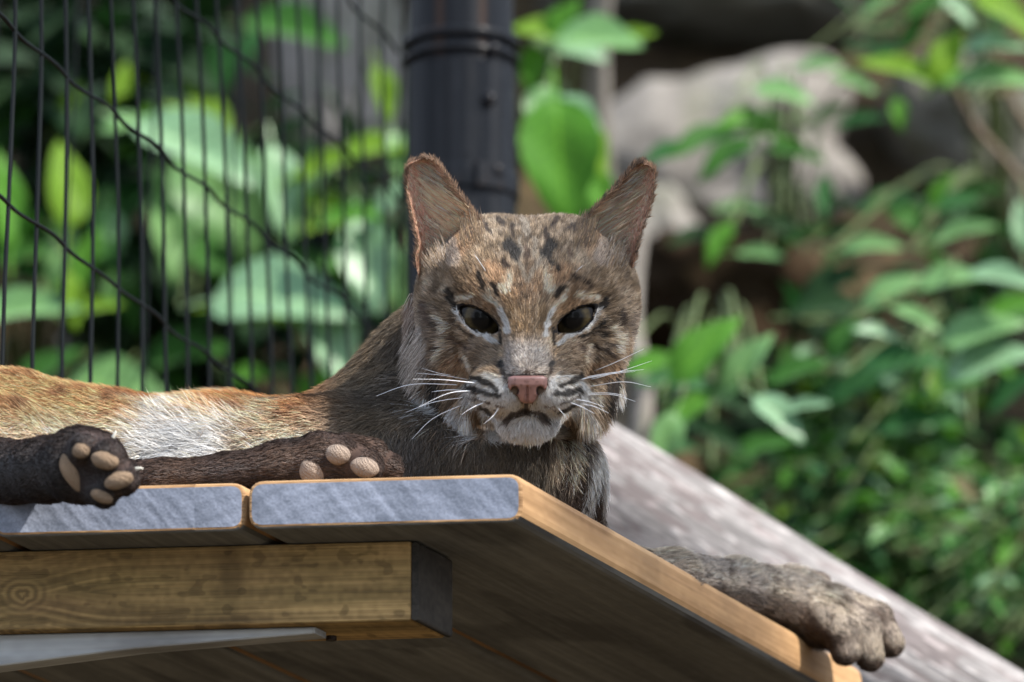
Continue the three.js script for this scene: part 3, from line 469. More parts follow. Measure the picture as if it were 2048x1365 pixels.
function headField(x, y, z) {
  let d = headBase(x, y, z);
  const i = x < 0 ? 0 : 1, e = EYEBALL[i], r = Math.hypot(x - e[0], y - e[1], z - e[2]);
  if (r < 120) {
    d = smin(d, r - 64, 16);                                        // lids round the eyeball
    if (z > e[2]) d = smax(d, -almond(x - e[0], y - e[1], EYES[i][2], 1), 4);
    else d = Math.max(d, -(r - 61));
    d = Math.max(d, -(r - 60.5));
  }
  const ax = Math.abs(x);
  if (z > 90 && y < -140) {                                         // philtrum and mouth
    d = smax(d, -(Math.hypot(x, Math.max(0, Math.abs(y + 162) - 14)) - 2.2), 5);
    const t = clamp(ax / 48), my = -174 - 22 * t * t;
    d = smax(d, -(Math.hypot(Math.max(0, ax - 44), y - my) - 1.6), 6);
  }
  if (z > 150) d = smax(d, -(Math.max(Math.abs(y + 124) - 25, ax - 34 + (y < -124 ? (-124 - y) * 0.7 : 0), 208 - z)), 5);   // seat of the nose leather
  return d;
}
// -- body, in metres --
const torso = [
  ...limb([[-140, 925, 5.60, 0.06], [20, 915, 5.60, 0.058], [190, 935, 5.585, 0.049], [430, 936, 5.585, 0.048], [640, 940, 5.585, 0.048], [800, 930, 5.59, 0.058]]),
  ...limb([[-140, 915, 5.67, 0.062], [10, 915, 5.67, 0.058], [200, 940, 5.67, 0.054], [440, 944, 5.67, 0.054], [660, 948, 5.67, 0.052], [820, 920, 5.66, 0.06]]),
  ...limb([[-140, 985, 5.64, 0.048], [300, 1000, 5.63, 0.044], [820, 990, 5.63, 0.05]]),
  ...limb([[800, 880, 5.65, 0.064], [890, 780, 5.65, 0.06], [985, 650, 5.63, 0.052]]),          // neck
  ...limb([[830, 960, 5.57, 0.05], [960, 950, 5.57, 0.05], [1070, 975, 5.57, 0.041]]),          // chest
  ...limb([[1040, 860, 5.60, 0.035], [1085, 960, 5.58, 0.036], [1110, 1050, 5.60, 0.03]]),
];
const E1 = edgeD(1340), E2 = edgeD(1470), E3 = edgeD(1580), E4 = edgeD(1640);
const rightFore = limb([[1100, 1060, 5.62, 0.03], [1230, 1150, lerp(5.62, E1, 0.6) + 0.05, 0.024], [1340, 1156, E1 + 0.07, 0.0205], [1470, 1174, E2 + 0.06, 0.0215], [1580, 1200, E3 + 0.04, 0.025], [1640, 1230, E4 - 0.02, 0.0265]]);
const rightToes = [
  ...limb([[1640, 1235, E4 - 0.03, 0.021], [1682, 1268, E4 - 0.045, 0.0155], [1690, 1302, E4 - 0.05, 0.0125]]), ...limb([[1655, 1215, E4 - 0.015, 0.019], [1726, 1258, E4 - 0.03, 0.0155], [1740, 1314, E4 - 0.04, 0.0125]]),
  ...limb([[1660, 1205, E4, 0.017], [1752, 1236, E4 - 0.005, 0.014], [1780, 1286, E4 - 0.01, 0.0125]]), ...limb([[1600, 1170, E4 + 0.01, 0.0155], [1640, 1165, E4 + 0.03, 0.009]]),
];
const footLow = limb([[40, 985, 5.56, 0.026], [180, 972, 5.51, 0.021], [320, 958, 5.475, 0.0145], [450, 948, 5.465, 0.015], [560, 932, 5.46, 0.0185], [640, 926, 5.455, 0.0215], [690, 930, 5.455, 0.0205]]);
const lowToes = [...limb([[640, 908, 5.455, 0.016], [680, 908, 5.442, 0.0135]]), ...limb([[680, 924, 5.455, 0.017], [732, 934, 5.438, 0.0145]]), ...limb([[690, 905, 5.47, 0.015], [744, 908, 5.465, 0.0125]]), ...limb([[700, 925, 5.47, 0.016], [772, 936, 5.465, 0.0135]])];
const hindPaw = limb([[-120, 955, 5.50, 0.03], [0, 948, 5.43, 0.025], [90, 940, 5.36, 0.0235], [160, 930, 5.32, 0.027], [190, 932, 5.312, 0.0255]]);
const hindToes = [...limb([[165, 915, 5.315, 0.017], [168, 898, 5.286, 0.0115]]), ...limb([[190, 920, 5.31, 0.018], [216, 914, 5.28, 0.0135]]), ...limb([[195, 940, 5.31, 0.019], [245, 958, 5.28, 0.0135]]), ...limb([[180, 960, 5.31, 0.017], [208, 988, 5.284, 0.0115]])];
const thigh = limb([[-160, 885, 5.56, 0.05], [-20, 915, 5.52, 0.042], [90, 925, 5.53, 0.03]]);
const GROUPS = [[torso, 0.035], [thigh, 0.02], [rightFore, 0.012], [rightToes, 0.003], [footLow, 0.008], [lowToes, 0.003], [hindPaw, 0.01], [hindToes, 0.003]];
const FLAT = [1, 1, 0, 0, 1, 1, 0, 0], JOIN = [0, 0.03, 0.03, 0.007, 0.012, 0.006, 0.025, 0.007];
for (const g of GROUPS) { g[2] = [0, 1, 2].map((k) => Math.min(...g[0].map((c) => Math.min(c[k], c[k + 3]) - Math.max(c[6], c[7])))); g[3] = [0, 1, 2].map((k) => Math.max(...g[0].map((c) => Math.max(c[k], c[k + 3]) + Math.max(c[6], c[7])))); }
const hv = V(0, 0, 0), pv = V(0, 0, 0);
function field(x, y, z) {
  let d = 1;
  GROUPS.forEach(([list, k, lo, hi], gi) => {
    const bx = Math.max(lo[0] - x, 0, x - hi[0]), by = Math.max(lo[1] - y, 0, y - hi[1]), bz = Math.max(lo[2] - z, 0, z - hi[2]), far = Math.hypot(bx, by, bz);
    if (far > 0.05) { d = Math.min(d, far); return; }
    let g = 1; for (const c of list) g = smin(g, cap(x, y, z, c), k);
    if (FLAT[gi]) g = smax(g, H + 0.0008 - y, 0.006);                // lies flat on the boards
    d = gi ? smin(d, g, JOIN[gi]) : Math.min(d, g);
  });
  pv.set(x, y, z); toHead(pv, hv);
  const hr = Math.hypot(hv.x, hv.y, hv.z);
  if (hr < 420) d = smin(d, headField(hv.x, hv.y, hv.z) * HS, 0.012); else d = Math.min(d, (hr - 300) * HS);
  return d;
}
// surface nets over a box; points with keep(p) false are left out
function surface(f, lo, hi, cell, keep) {
  const n = [0, 1, 2].map((k) => Math.ceil((hi[k] - lo[k]) / cell) + 1), [nx, ny, nz] = n, S = 4, val = new Float32Array(nx * ny * nz).fill(1e3);
  const id = (i, j, k) => (k * ny + j) * nx + i;
  for (let k = 0; k < nz; k += S) for (let j = 0; j < ny; j += S) for (let i = 0; i < nx; i += S) {
    const c = f(lo[0] + (i + S / 2) * cell, lo[1] + (j + S / 2) * cell, lo[2] + (k + S / 2) * cell);
    if (Math.abs(c) > cell * S * 1.5) { for (let c2 = k; c2 < Math.min(nz, k + S); c2++) for (let b = j; b < Math.min(ny, j + S); b++) for (let a = i; a < Math.min(nx, i + S); a++) val[id(a, b, c2)] = c; continue; }
    for (let c2 = k; c2 < Math.min(nz, k + S); c2++) for (let b = j; b < Math.min(ny, j + S); b++) for (let a = i; a < Math.min(nx, i + S); a++) val[id(a, b, c2)] = f(lo[0] + a * cell, lo[1] + b * cell, lo[2] + c2 * cell);
  }
  const at2 = new Int32Array(nx * ny * nz).fill(-1), pos = [], idx = [];
  const co = [[0, 0, 0], [1, 0, 0], [0, 1, 0], [1, 1, 0], [0, 0, 1], [1, 0, 1], [0, 1, 1], [1, 1, 1]], ed = [[0, 1], [2, 3], [4, 5], [6, 7], [0, 2], [1, 3], [4, 6], [5, 7], [0, 4], [1, 5], [2, 6], [3, 7]];
  for (let k = 0; k < nz - 1; k++) for (let j = 0; j < ny - 1; j++) for (let i = 0; i < nx - 1; i++) {
    const v = co.map((o) => val[id(i + o[0], j + o[1], k + o[2])]); let m = 0; for (let q = 0; q < 8; q++) if (v[q] < 0) m++;
    if (m === 0 || m === 8) continue;
    let sx = 0, sy = 0, sz = 0, c = 0;
    for (const [a, b] of ed) if ((v[a] < 0) !== (v[b] < 0)) { const t = v[a] / (v[a] - v[b]); sx += lerp(co[a][0], co[b][0], t); sy += lerp(co[a][1], co[b][1], t); sz += lerp(co[a][2], co[b][2], t); c++; }
    const x = lo[0] + (i + sx / c) * cell, y = lo[1] + (j + sy / c) * cell, z = lo[2] + (k + sz / c) * cell;
    if (keep && !keep(x, y, z)) continue;
    at2[id(i, j, k)] = pos.length / 3; pos.push(x, y, z);
  }
  const quad = (a, b, c, d, flip) => { if (a < 0 || b < 0 || c < 0 || d < 0) return; if (flip) idx.push(a, c, b, a, d, c); else idx.push(a, b, c, a, c, d); };
  for (let k = 1; k < nz - 1; k++) for (let j = 1; j < ny - 1; j++) for (let i = 1; i < nx - 1; i++) {
    const s = val[id(i, j, k)] < 0;
    if (s !== (val[id(i + 1, j, k)] < 0)) quad(at2[id(i, j - 1, k - 1)], at2[id(i, j, k - 1)], at2[id(i, j, k)], at2[id(i, j - 1, k)], !s);
    if (s !== (val[id(i, j + 1, k)] < 0)) quad(at2[id(i - 1, j, k - 1)], at2[id(i, j, k - 1)], at2[id(i, j, k)], at2[id(i - 1, j, k)], s);
    if (s !== (val[id(i, j, k + 1)] < 0)) quad(at2[id(i - 1, j - 1, k)], at2[id(i, j - 1, k)], at2[id(i, j, k)], at2[id(i - 1, j, k)], !s);
  }
  const g = new THREE.BufferGeometry(); g.setAttribute('position', new THREE.Float32BufferAttribute(pos, 3)); g.setIndex(idx); g.computeVertexNormals(); return g;
}
const headR = (x, y, z) => { pv.set(x, y, z); toHead(pv, hv); return Math.max(Math.abs(hv.x) - 245, Math.abs(hv.y + 10) - 255, 0 > hv.z + 190 ? -190 - hv.z : -1); };
const boxOf = (gs, m) => [[0, 1, 2].map((k) => Math.min(...gs.map((g) => g[2][k])) - m), [0, 1, 2].map((k) => Math.max(...gs.map((g) => g[3][k])) + m)];
const bodyGeos = [];
{
  // every region gets a grid of its own; each keeps its own share of the surface so that the pieces meet
  const hb = [-245, -265, -190], he = [245, 245, 260], cs = []; for (const x of [hb[0], he[0]]) for (const y of [hb[1], he[1]]) for (const z of [hb[2], he[2]]) cs.push(fromHead(x, y, z));
  const lo = ['x', 'y', 'z'].map((k) => Math.min(...cs.map((c) => c[k]))), hi = ['x', 'y', 'z'].map((k) => Math.max(...cs.map((c) => c[k])));
  bodyGeos.push(surface(field, lo, hi, 0.0021, (x, y, z) => headR(x, y, z) < 4));
  const feet = [boxOf([GROUPS[3]], 0.012), boxOf([GROUPS[5]], 0.012), boxOf([GROUPS[7]], 0.012)];
  for (const [a, b] of feet) bodyGeos.push(surface(field, a, b, 0.0026));
  const inFeet = (x, y, z) => feet.some(([a, b]) => x > a[0] + 0.004 && x < b[0] - 0.004 && y > a[1] + 0.004 && y < b[1] - 0.004 && z > a[2] + 0.004 && z < b[2] - 0.004);
  const [a, b] = boxOf(GROUPS, 0.02);
  bodyGeos.push(surface(field, a, b, 0.0055, (x, y, z) => headR(x, y, z) > -4 && !inFeet(x, y, z)));
}
// -- ears: thin cupped shells, in head units; edges from base to tip --
const EARS = [
  { s: -1, out: [[-215, 80], [-224, 130], [-219, 165], [-229, 212], [-238, 262], [-241, 300], [-234, 322], [-214, 332]], inn: [[-120, 96], [-96, 150], [-88, 196], [-108, 226], [-142, 272], [-170, 310], [-186, 328], [-204, 334]] },
  { s: 1, out: [[200, 80], [214, 130], [222, 172], [240, 222], [250, 262], [254, 296], [250, 314], [234, 323]], inn: [[124, 96], [104, 150], [102, 198], [134, 232], [174, 274], [204, 308], [217, 321], [230, 326]] },
];
const poly = (pts, t) => { const k = clamp(t, 0, 1) * (pts.length - 1), i = Math.min(pts.length - 2, Math.floor(k)); const c = (j) => pts[clamp(j, 0, pts.length - 1)], f = k - i, q = (a) => { const p0 = c(i - 1)[a], p1 = c(i)[a], p2 = c(i + 1)[a], p3 = c(i + 2)[a]; return 0.5 * (2 * p1 + (p2 - p0) * f + (2 * p0 - 5 * p1 + 4 * p2 - p3) * f * f + (3 * p1 - p0 - 3 * p2 + p3) * f * f * f); }; return [q(0), q(1)]; };
function earPoint(e, t, w, back) {                                 // w: 0 at the outer edge, 1 at the inner edge
  const o = poly(e.out, t), n = poly(e.inn, t), c = 1 - (2 * w - 1) ** 2, cup = lerp(46, 12, sstep(0, 0.95, t));
  let z = -22 + 26 * t - cup * Math.pow(c, 0.8) + lerp(-14, 6, w) * (1 - t) - (back ? 7 * Math.min(1, c * 3) : 0);
  const fold = e.fold ?? 0;
  return [lerp(o[0], n[0], w) + fold, lerp(o[1], n[1], w), z];
}
function earGeo(e, back) {
  const nt = 34, nw = 18, pos = [], uv = [], idx = [];
  for (let i = 0; i <= nt; i++) for (let j = 0; j <= nw; j++) { const p = fromHead(...earPoint(e, i / nt, j / nw, back)); pos.push(p.x, p.y, p.z); uv.push(i / nt, j / nw); }
  const f = (e.s > 0) !== back;
  for (let i = 0; i < nt; i++) for (let j = 0; j < nw; j++) { const a = i * (nw + 1) + j, b = a + 1, c = a + nw + 1, d = c + 1; if (f) idx.push(a, d, b, a, c, d); else idx.push(a, b, d, a, d, c); }
  const g = new THREE.BufferGeometry(); g.setAttribute('position', new THREE.Float32BufferAttribute(pos, 3)); g.setAttribute('uv', new THREE.Float32BufferAttribute(uv, 2)); g.setIndex(idx); g.computeVertexNormals(); return g;
}

// -- coat: colours --
const COAT = {
  crown: C(130, 108, 80), brow: C(182, 140, 98), temple: C(138, 114, 84), noseTop: C(148, 118, 78), bridge: C(182, 172, 164), cheek: C(146, 121, 92), muzzle: C(226, 212, 196), white: C(238, 232, 226), cream: C(224, 200, 172), orange: C(196, 138, 88), black: C(26, 23, 23), dark: C(62, 46, 36), brown: C(96, 72, 54), grey: C(168, 156, 146),
  back: C(196, 132, 78), hip: C(212, 158, 106), shoulder: C(112, 97, 78), ash: C(152, 138, 120), neck: C(98, 89, 78), chest: C(84, 74, 60), foot: C(60, 48, 44), sole: C(40, 33, 31), leg: C(166, 153, 134),
};
// markings of the head: [colour, width, points in picture pixels about the head]
const S = [];
const mark = (c, w, ...pts) => S.push([COAT[c], w / 2 * (w < 22 ? 0.85 : 1), pts.map(([x, y]) => [x - 1055, 650 - y])]);
mark('cream', 26, [1015, 562], [1010, 578]); mark('cream', 26, [1097, 566], [1102, 582]);
mark('brow', 34, [985, 545], [1000, 560]); mark('brow', 34, [1125, 548], [1112, 560]); mark('brow', 60, [930, 470], [900, 500]); mark('brow', 60, [1185, 478], [1205, 505]);
mark('ash', 13, [1034, 520], [1046, 548], [1056, 570], [1066, 548], [1082, 522]); mark('ash', 10, [1040, 480], [1042, 515]); mark('ash', 10, [1070, 480], [1068, 515]); mark('ash', 16, [1050, 440], [1055, 470]);
mark('cream', 12, [908, 602], [926, 596], [946, 596]); mark('cream', 14, [1152, 596], [1170, 593], [1192, 598]); mark('cream', 12, [975, 598], [995, 612], [1003, 622]); mark('cream', 12, [1128, 600], [1110, 614], [1104, 624]);
mark('grey', 34, [893, 485], [905, 520]); mark('grey', 34, [1213, 490], [1200, 520]); mark('cream', 16, [886, 470], [880, 500]); mark('cream', 16, [1222, 470], [1230, 505]);
mark('black', 24, [1018, 491], [1026, 500], [1031, 514]); mark('black', 23, [1101, 494], [1096, 503], [1089, 512]); mark('dark', 11, [1025, 452], [1028, 474]); mark('dark', 11, [1090, 462], [1094, 482]); mark('dark', 12, [995, 438], [1006, 450]); mark('dark', 12, [1112, 440], [1104, 452]);
mark('dark', 13, [1006, 528], [1018, 538]); mark('black', 12, [1098, 524], [1108, 532], [1117, 545]); mark('black', 13, [957, 552], [963, 562], [969, 578]); mark('black', 13, [988, 572], [993, 582], [997, 596]);
mark('dark', 11, [1142, 556], [1154, 562]); mark('black', 13, [1123, 581], [1117, 590], [1111, 600]); mark('dark', 12, [1166, 566], [1176, 578]); mark('dark', 9, [972, 452], [985, 470]); mark('dark', 9, [1134, 462], [1144, 452]); mark('brown', 14, [1052, 500], [1055, 520]); mark('brown', 12, [1135, 505], [1140, 515]);
mark('dark', 10, [962, 440], [975, 458]); mark('dark', 10, [1160, 440], [1148, 462]);
mark('black', 20, [898, 588], [903, 600], [912, 611]); mark('black', 7, [910, 611], [924, 613]); mark('black', 18, [1210, 603], [1202, 612], [1195, 617]); mark('black', 7, [1200, 616], [1186, 617]);
mark('white', 12, [912, 618], [924, 642], [946, 661], [968, 670], [990, 684]); mark('white', 12, [1001, 622], [1010, 642], [1016, 668]); mark('white', 13, [1196, 622], [1184, 645], [1160, 663], [1138, 672], [1116, 688]); mark('white', 12, [1106, 624], [1096, 645], [1091, 668]);
mark('black', 7, [1001, 662], [1003, 676], [1000, 690]);  mark('black', 7, [1107, 660], [1106, 676], [1109, 690]); 
mark('dark', 7, [902, 632], [918, 658], [950, 676]); mark('brown', 9, [893, 668], [915, 688], [945, 698]); mark('black', 8, [1214, 634], [1196, 656], [1164, 674]); mark('dark', 7, [1216, 648], [1190, 668]); mark('black', 10, [1202, 672], [1208, 666]); mark('dark', 10, [1178, 690], [1206, 696], [1228, 690]); mark('brown', 8, [1150, 690], [1176, 706]);
mark('dark', 10, [900, 720], [922, 722]); mark('dark', 9, [862, 640], [880, 664]); mark('dark', 10, [870, 700], [890, 690]); mark('brown', 16, [845, 610], [858, 640]); mark('dark', 12, [1236, 620], [1242, 650]); mark('dark', 10, [1212, 700], [1224, 716]);
mark('cream', 15, [880, 638], [892, 660], [886, 690], [876, 716]); mark('cream', 20, [1226, 655], [1236, 676], [1240, 700]); mark('brow', 44, [902, 735], [912, 752]); mark('brow', 36, [1190, 742], [1222, 738]); mark('grey', 14, [838, 660], [846, 700], [838, 730]);
mark('cream', 10, [1180, 690], [1170, 714]); mark('cream', 9, [928, 712], [938, 736]); mark('brown', 12, [870, 745], [880, 765]); mark('black', 24, [862, 776], [868, 812], [862, 840]); mark('dark', 14, [836, 745], [842, 776]);
mark('white', 44, [826, 812], [834, 842]); mark('white', 42, [905, 832], [925, 868]); mark('white', 18, [960, 830], [975, 855]); mark('black', 22, [1226, 770], [1224, 812]); mark('black', 14, [1240, 740], [1238, 772]); mark('white', 16, [1238, 790], [1244, 802]); mark('white', 34, [1160, 828], [1180, 850]); mark('cream', 18, [1190, 790], [1196, 812]);
mark('black', 12, [1001, 722], [1003, 728]); mark('black', 11, [1103, 724], [1101, 730]); mark('dark', 10, [1004, 738], [1010, 766]); mark('dark', 10, [1102, 738], [1095, 764]); mark('black', 6, [1012, 752], [1050, 749], [1090, 751]);
mark('white', 52, [988, 778], [946, 790]); mark('white', 52, [1118, 778], [1156, 788]); mark('white', 26, [960, 806], [1020, 818]); mark('white', 26, [1142, 804], [1084, 818]); mark('white', 30, [1000, 792], [1030, 806]); mark('white', 30, [1108, 788], [1078, 805]); mark('muzzle', 26, [950, 762], [985, 755]); mark('muzzle', 24, [1150, 764], [1120, 756]);
mark('black', 14, [944, 750], [956, 752], [972, 760], [984, 766], [996, 774]); mark('black', 15, [938, 770], [956, 777], [974, 783], [997, 789]); mark('dark', 7, [938, 787], [958, 795], [978, 803]); mark('brown', 5, [992, 808], [1010, 811]); mark('black', 12, [954, 812], [968, 818], [984, 828]); mark('dark', 8, [992, 820], [1004, 823]);
mark('black', 14, [1160, 749], [1148, 757], [1134, 762], [1120, 767]); mark('black', 15, [1161, 777], [1148, 780], [1130, 783], [1112, 782]); mark('dark', 7, [1158, 790], [1140, 798], [1122, 805]); mark('brown', 5, [1108, 809], [1090, 812]); mark('black', 12, [1146, 811], [1132, 818], [1118, 826]); mark('dark', 7, [1108, 820], [1098, 822]);
mark('white', 60, [1000, 862], [1052, 874], [1100, 862]); mark('muzzle', 16, [1000, 824], [985, 838]); mark('muzzle', 16, [1100, 824], [1116, 836]);
mark('dark', 17, [1012, 840], [1024, 829], [1050, 824], [1078, 828], [1093, 840]); mark('dark', 7, [1052, 806], [1052, 824]);
const segDist = (x, y, pts) => { let d = 1e9; for (let i = 0; i + 1 < pts.length; i++) { const [ax, ay] = pts[i], bx = pts[i + 1][0] - ax, by = pts[i + 1][1] - ay, t = clamp(((x - ax) * bx + (y - ay) * by) / (bx * bx + by * by)); d = Math.min(d, Math.hypot(x - ax - bx * t, y - ay - by * t)); } return d; };
for (const s of S) { const xs = s[2].map((p) => p[0]), ys = s[2].map((p) => p[1]), m = s[1] + 8; s.push(Math.min(...xs) - m, Math.max(...xs) + m, Math.min(...ys) - m, Math.max(...ys) + m); }
function headColour(x, y, z) {                                     // head units
  const ax = Math.abs(x), n = fbm(x * 0.03 + 3, y * 0.03, z * 0.03, 3) - 0.5;
  let c = mixc(COAT.crown, COAT.temple, sstep(40, 130, ax));
  c = mixc(c, COAT.brow, 0.55 * sstep(150, 60, y) * sstep(0, 40, y) * sstep(150, 80, ax));
  c = mixc(c, COAT.cheek, sstep(20, -30, y));
  c = mixc(c, COAT.noseTop, sstep(52, 34, ax) * sstep(70, 20, y) * sstep(-60, -30, y));
  c = mixc(c, COAT.bridge, sstep(60, 32, ax + 14 * n) * sstep(-8, -50, y) * sstep(-108, -96, y) * (z > 90 ? 1 : 0));
  c = mixc(c, COAT.muzzle, sstep(-95, -118, y) * sstep(120, 96, ax) * (z > 60 ? 1 : 0));
  c = mixc(c, COAT.grey, 0.5 * sstep(175, 215, ax) * sstep(60, -40, y));
  c = mixc(c, COAT.neck, z < -110 ? 1 : 0);
  c = mixc(c, n > 0 ? COAT.cream : COAT.dark, Math.min(0.5, Math.abs(n) * 1.6));
  const an = Math.atan2(y + 95, x), rad = Math.hypot(x, y + 95);
  c = mixc(c, COAT.dark, 0.26 * sstep(0.58, 0.74, noise(an * 44, rad * 0.07, 7)) * (y > -95 && z > -90 ? 1 : 0.3)); c = mixc(c, COAT.cream, 0.22 * sstep(0.6, 0.78, noise(an * 48, rad * 0.08, 17)));
  const wx = x + 7 * (noise(x * 0.09, y * 0.09, 5) - 0.5), wy = y + 7 * (noise(x * 0.09, y * 0.09, 11) - 0.5);
  if (z > -90) for (const s of S) { if (wx < s[3] || wx > s[4] || wy < s[5] || wy > s[6]) continue; const d = segDist(wx, wy, s[2]) - s[1], soft = Math.max(2.2, s[1] * 0.28); if (d < soft) c = mixc(c, s[0], (s[0] === COAT.white ? 0.92 : s[1] > 14 ? 0.68 : 0.93) * sstep(soft, -soft, d)); }
  return c;
}
const BPX = 5.54 / FOCAL, bp = { x: 0, y: 0 };
const toBody = (p) => { const x = p.x - EYE.x, y = p.y - EYE.y, z = p.z - EYE.z; bp.x = 1024 + x / BPX; bp.y = 682.5 - (y * camUp.y + z * camUp.z) / BPX; return bp; };   // body map: pixels of the picture, flat across the flank
const blot = (x, y, cx, cy, rx, ry) => Math.hypot((x - cx) / rx, (y - cy) / ry);
function bodyColour(p, n, region) {
  const { x, y } = toBody(p), f = fbm(p.x * 26, p.y * 40, p.z * 26, 3) - 0.5, g = noise(p.x * 90, p.y * 120, p.z * 90);
  if (region === 4 || region === 5) return mixc(COAT.foot, COAT.brown, clamp(0.15 + 0.9 * f));
  if (region === 6 || region === 7) return mixc(COAT.foot, COAT.sole, sstep(0.1, 0.7, -n.x + n.z * 0.4));
  if (region === 2 || region === 3) {
    let c = mixc(COAT.leg, COAT.grey, clamp(0.5 + f * 2));
    c = mixc(c, COAT.dark, 0.7 * sstep(0.66, 0.76, noise(p.x * 120, p.y * 150, p.z * 120))); c = mixc(c, COAT.dark, region === 3 ? 0.35 + 0.4 * sstep(0.1, 0.3, f + 0.15) : 0.05);
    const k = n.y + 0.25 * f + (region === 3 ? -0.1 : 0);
    c = mixc(c, COAT.dark, 0.9 * sstep(-0.05, -0.45, k));  // underside: dark leg fur, with some shade put into the colour
    return c;
  }
  let c = mixc(COAT.hip, COAT.back, sstep(120, 330, x));
  c = mixc(c, COAT.shoulder, sstep(520, 760, x + 60 * f));
  c = mixc(c, COAT.cream, 0.75 * sstep(800, 900, y + 40 * f) * sstep(-150, 60, x) * sstep(760, 640, x));
  c = mixc(c, COAT.cream, 0.6 * sstep(1.25, 0.5, blot(x, y, 395, 885, 210, 90) + f * 2));
  c = mixc(c, COAT.white, sstep(1.3, 0.35, blot(x, y, 388, 890, 104, 60) + f * 2.2));
  for (const [cx, cy, r] of [[478, 826, 26], [520, 868, 24], [495, 890, 20], [640, 800, 18], [575, 830, 15], [230, 800, 16], [130, 790, 18], [60, 815, 20], [300, 790, 14]]) c = mixc(c, COAT.brown, 0.6 * sstep(1.2, 0.5, blot(x, y, cx, cy, r, r * 0.6) + f));
  c = mixc(c, COAT.dark, 0.4 * sstep(0.66, 0.76, noise(p.x * 42, p.y * 70, p.z * 42)) * sstep(860, 800, y));
  const nk = sstep(-40, 120, (x - 660) + (y < 850 ? (850 - y) * 0.35 : 0));
  c = mixc(c, mixc(COAT.neck, COAT.shoulder, clamp(0.5 + f * 2.2)), nk);
  c = mixc(c, COAT.chest, sstep(820, 900, x) * sstep(780, 850, y));
  c = mixc(c, f > 0 ? COAT.shoulder : COAT.dark, nk * Math.min(0.5, Math.abs(f) * 1.3));
  const st = noise(x * 0.055 + 0.4 * f, y * 0.008, 4), sx = sstep(1088, 1122, x - 12 * f) * sstep(830, 860, y);
  c = mixc(c, mixc(COAT.dark, COAT.cream, sstep(0.5, 0.66, st)), 0.9 * sx);
  c = mixc(c, COAT.white, 0.6 * sstep(1155, 1185, x) * sstep(800, 860, y) * sstep(0.3, 0.6, st));
  c = mixc(c, COAT.foot, sstep(865, 905, y + 20 * f) * sstep(170, 60, x));
  return c;
}
const gd = new Float32Array(9);
function regionAt(p) {
  let best = 9, r = 0;
  GROUPS.forEach(([list, , lo, hi], gi) => { if (p.x < lo[0] - 0.03 || p.x > hi[0] + 0.03 || p.y < lo[1] - 0.03 || p.y > hi[1] + 0.03 || p.z < lo[2] - 0.03 || p.z > hi[2] + 0.03) return; for (const c of list) { const d = cap(p.x, p.y, p.z, c); if (d < best) { best = d; r = gi; nearCap = c; } } });
  toHead(p, hv);
  if (hv.z > -150 && Math.abs(hv.x) < 260 && hv.y > -270 && hv.y < 260) { const d = headBase(hv.x, hv.y, hv.z) * HS; if (d < best + 0.002) return 10; }
  return r;
}
let nearCap = null;

// -- coat: strands --
const PADS = [];                                                   // [centre, radius]: no hair there
const inEye = (x, y, z, grow) => z > 20 && EYEBALL.some((e, i) => almond(x - e[0], y - e[1], EYES[i][2], 0) < grow);
const noseW = (y) => y > -104 ? 34 + (-100 - y) : y > -124 ? 39 : y > -141 ? lerp(39, 19, (-124 - y) / 17) : lerp(19, 12, clamp((-141 - y) / 14));
const inNose = (x, y, z, grow) => z > 120 && y < -99 + grow && y > -155 - grow && Math.abs(x) < grow + noseW(y);
const fd = V(0, 0, 0), hq = V(0, 0, 0);
const out = { len: 0, w: 0, dens: 0, lift: 0, dir: V(0, 0, 0), col: null, jit: 0.35, bend: 1 };
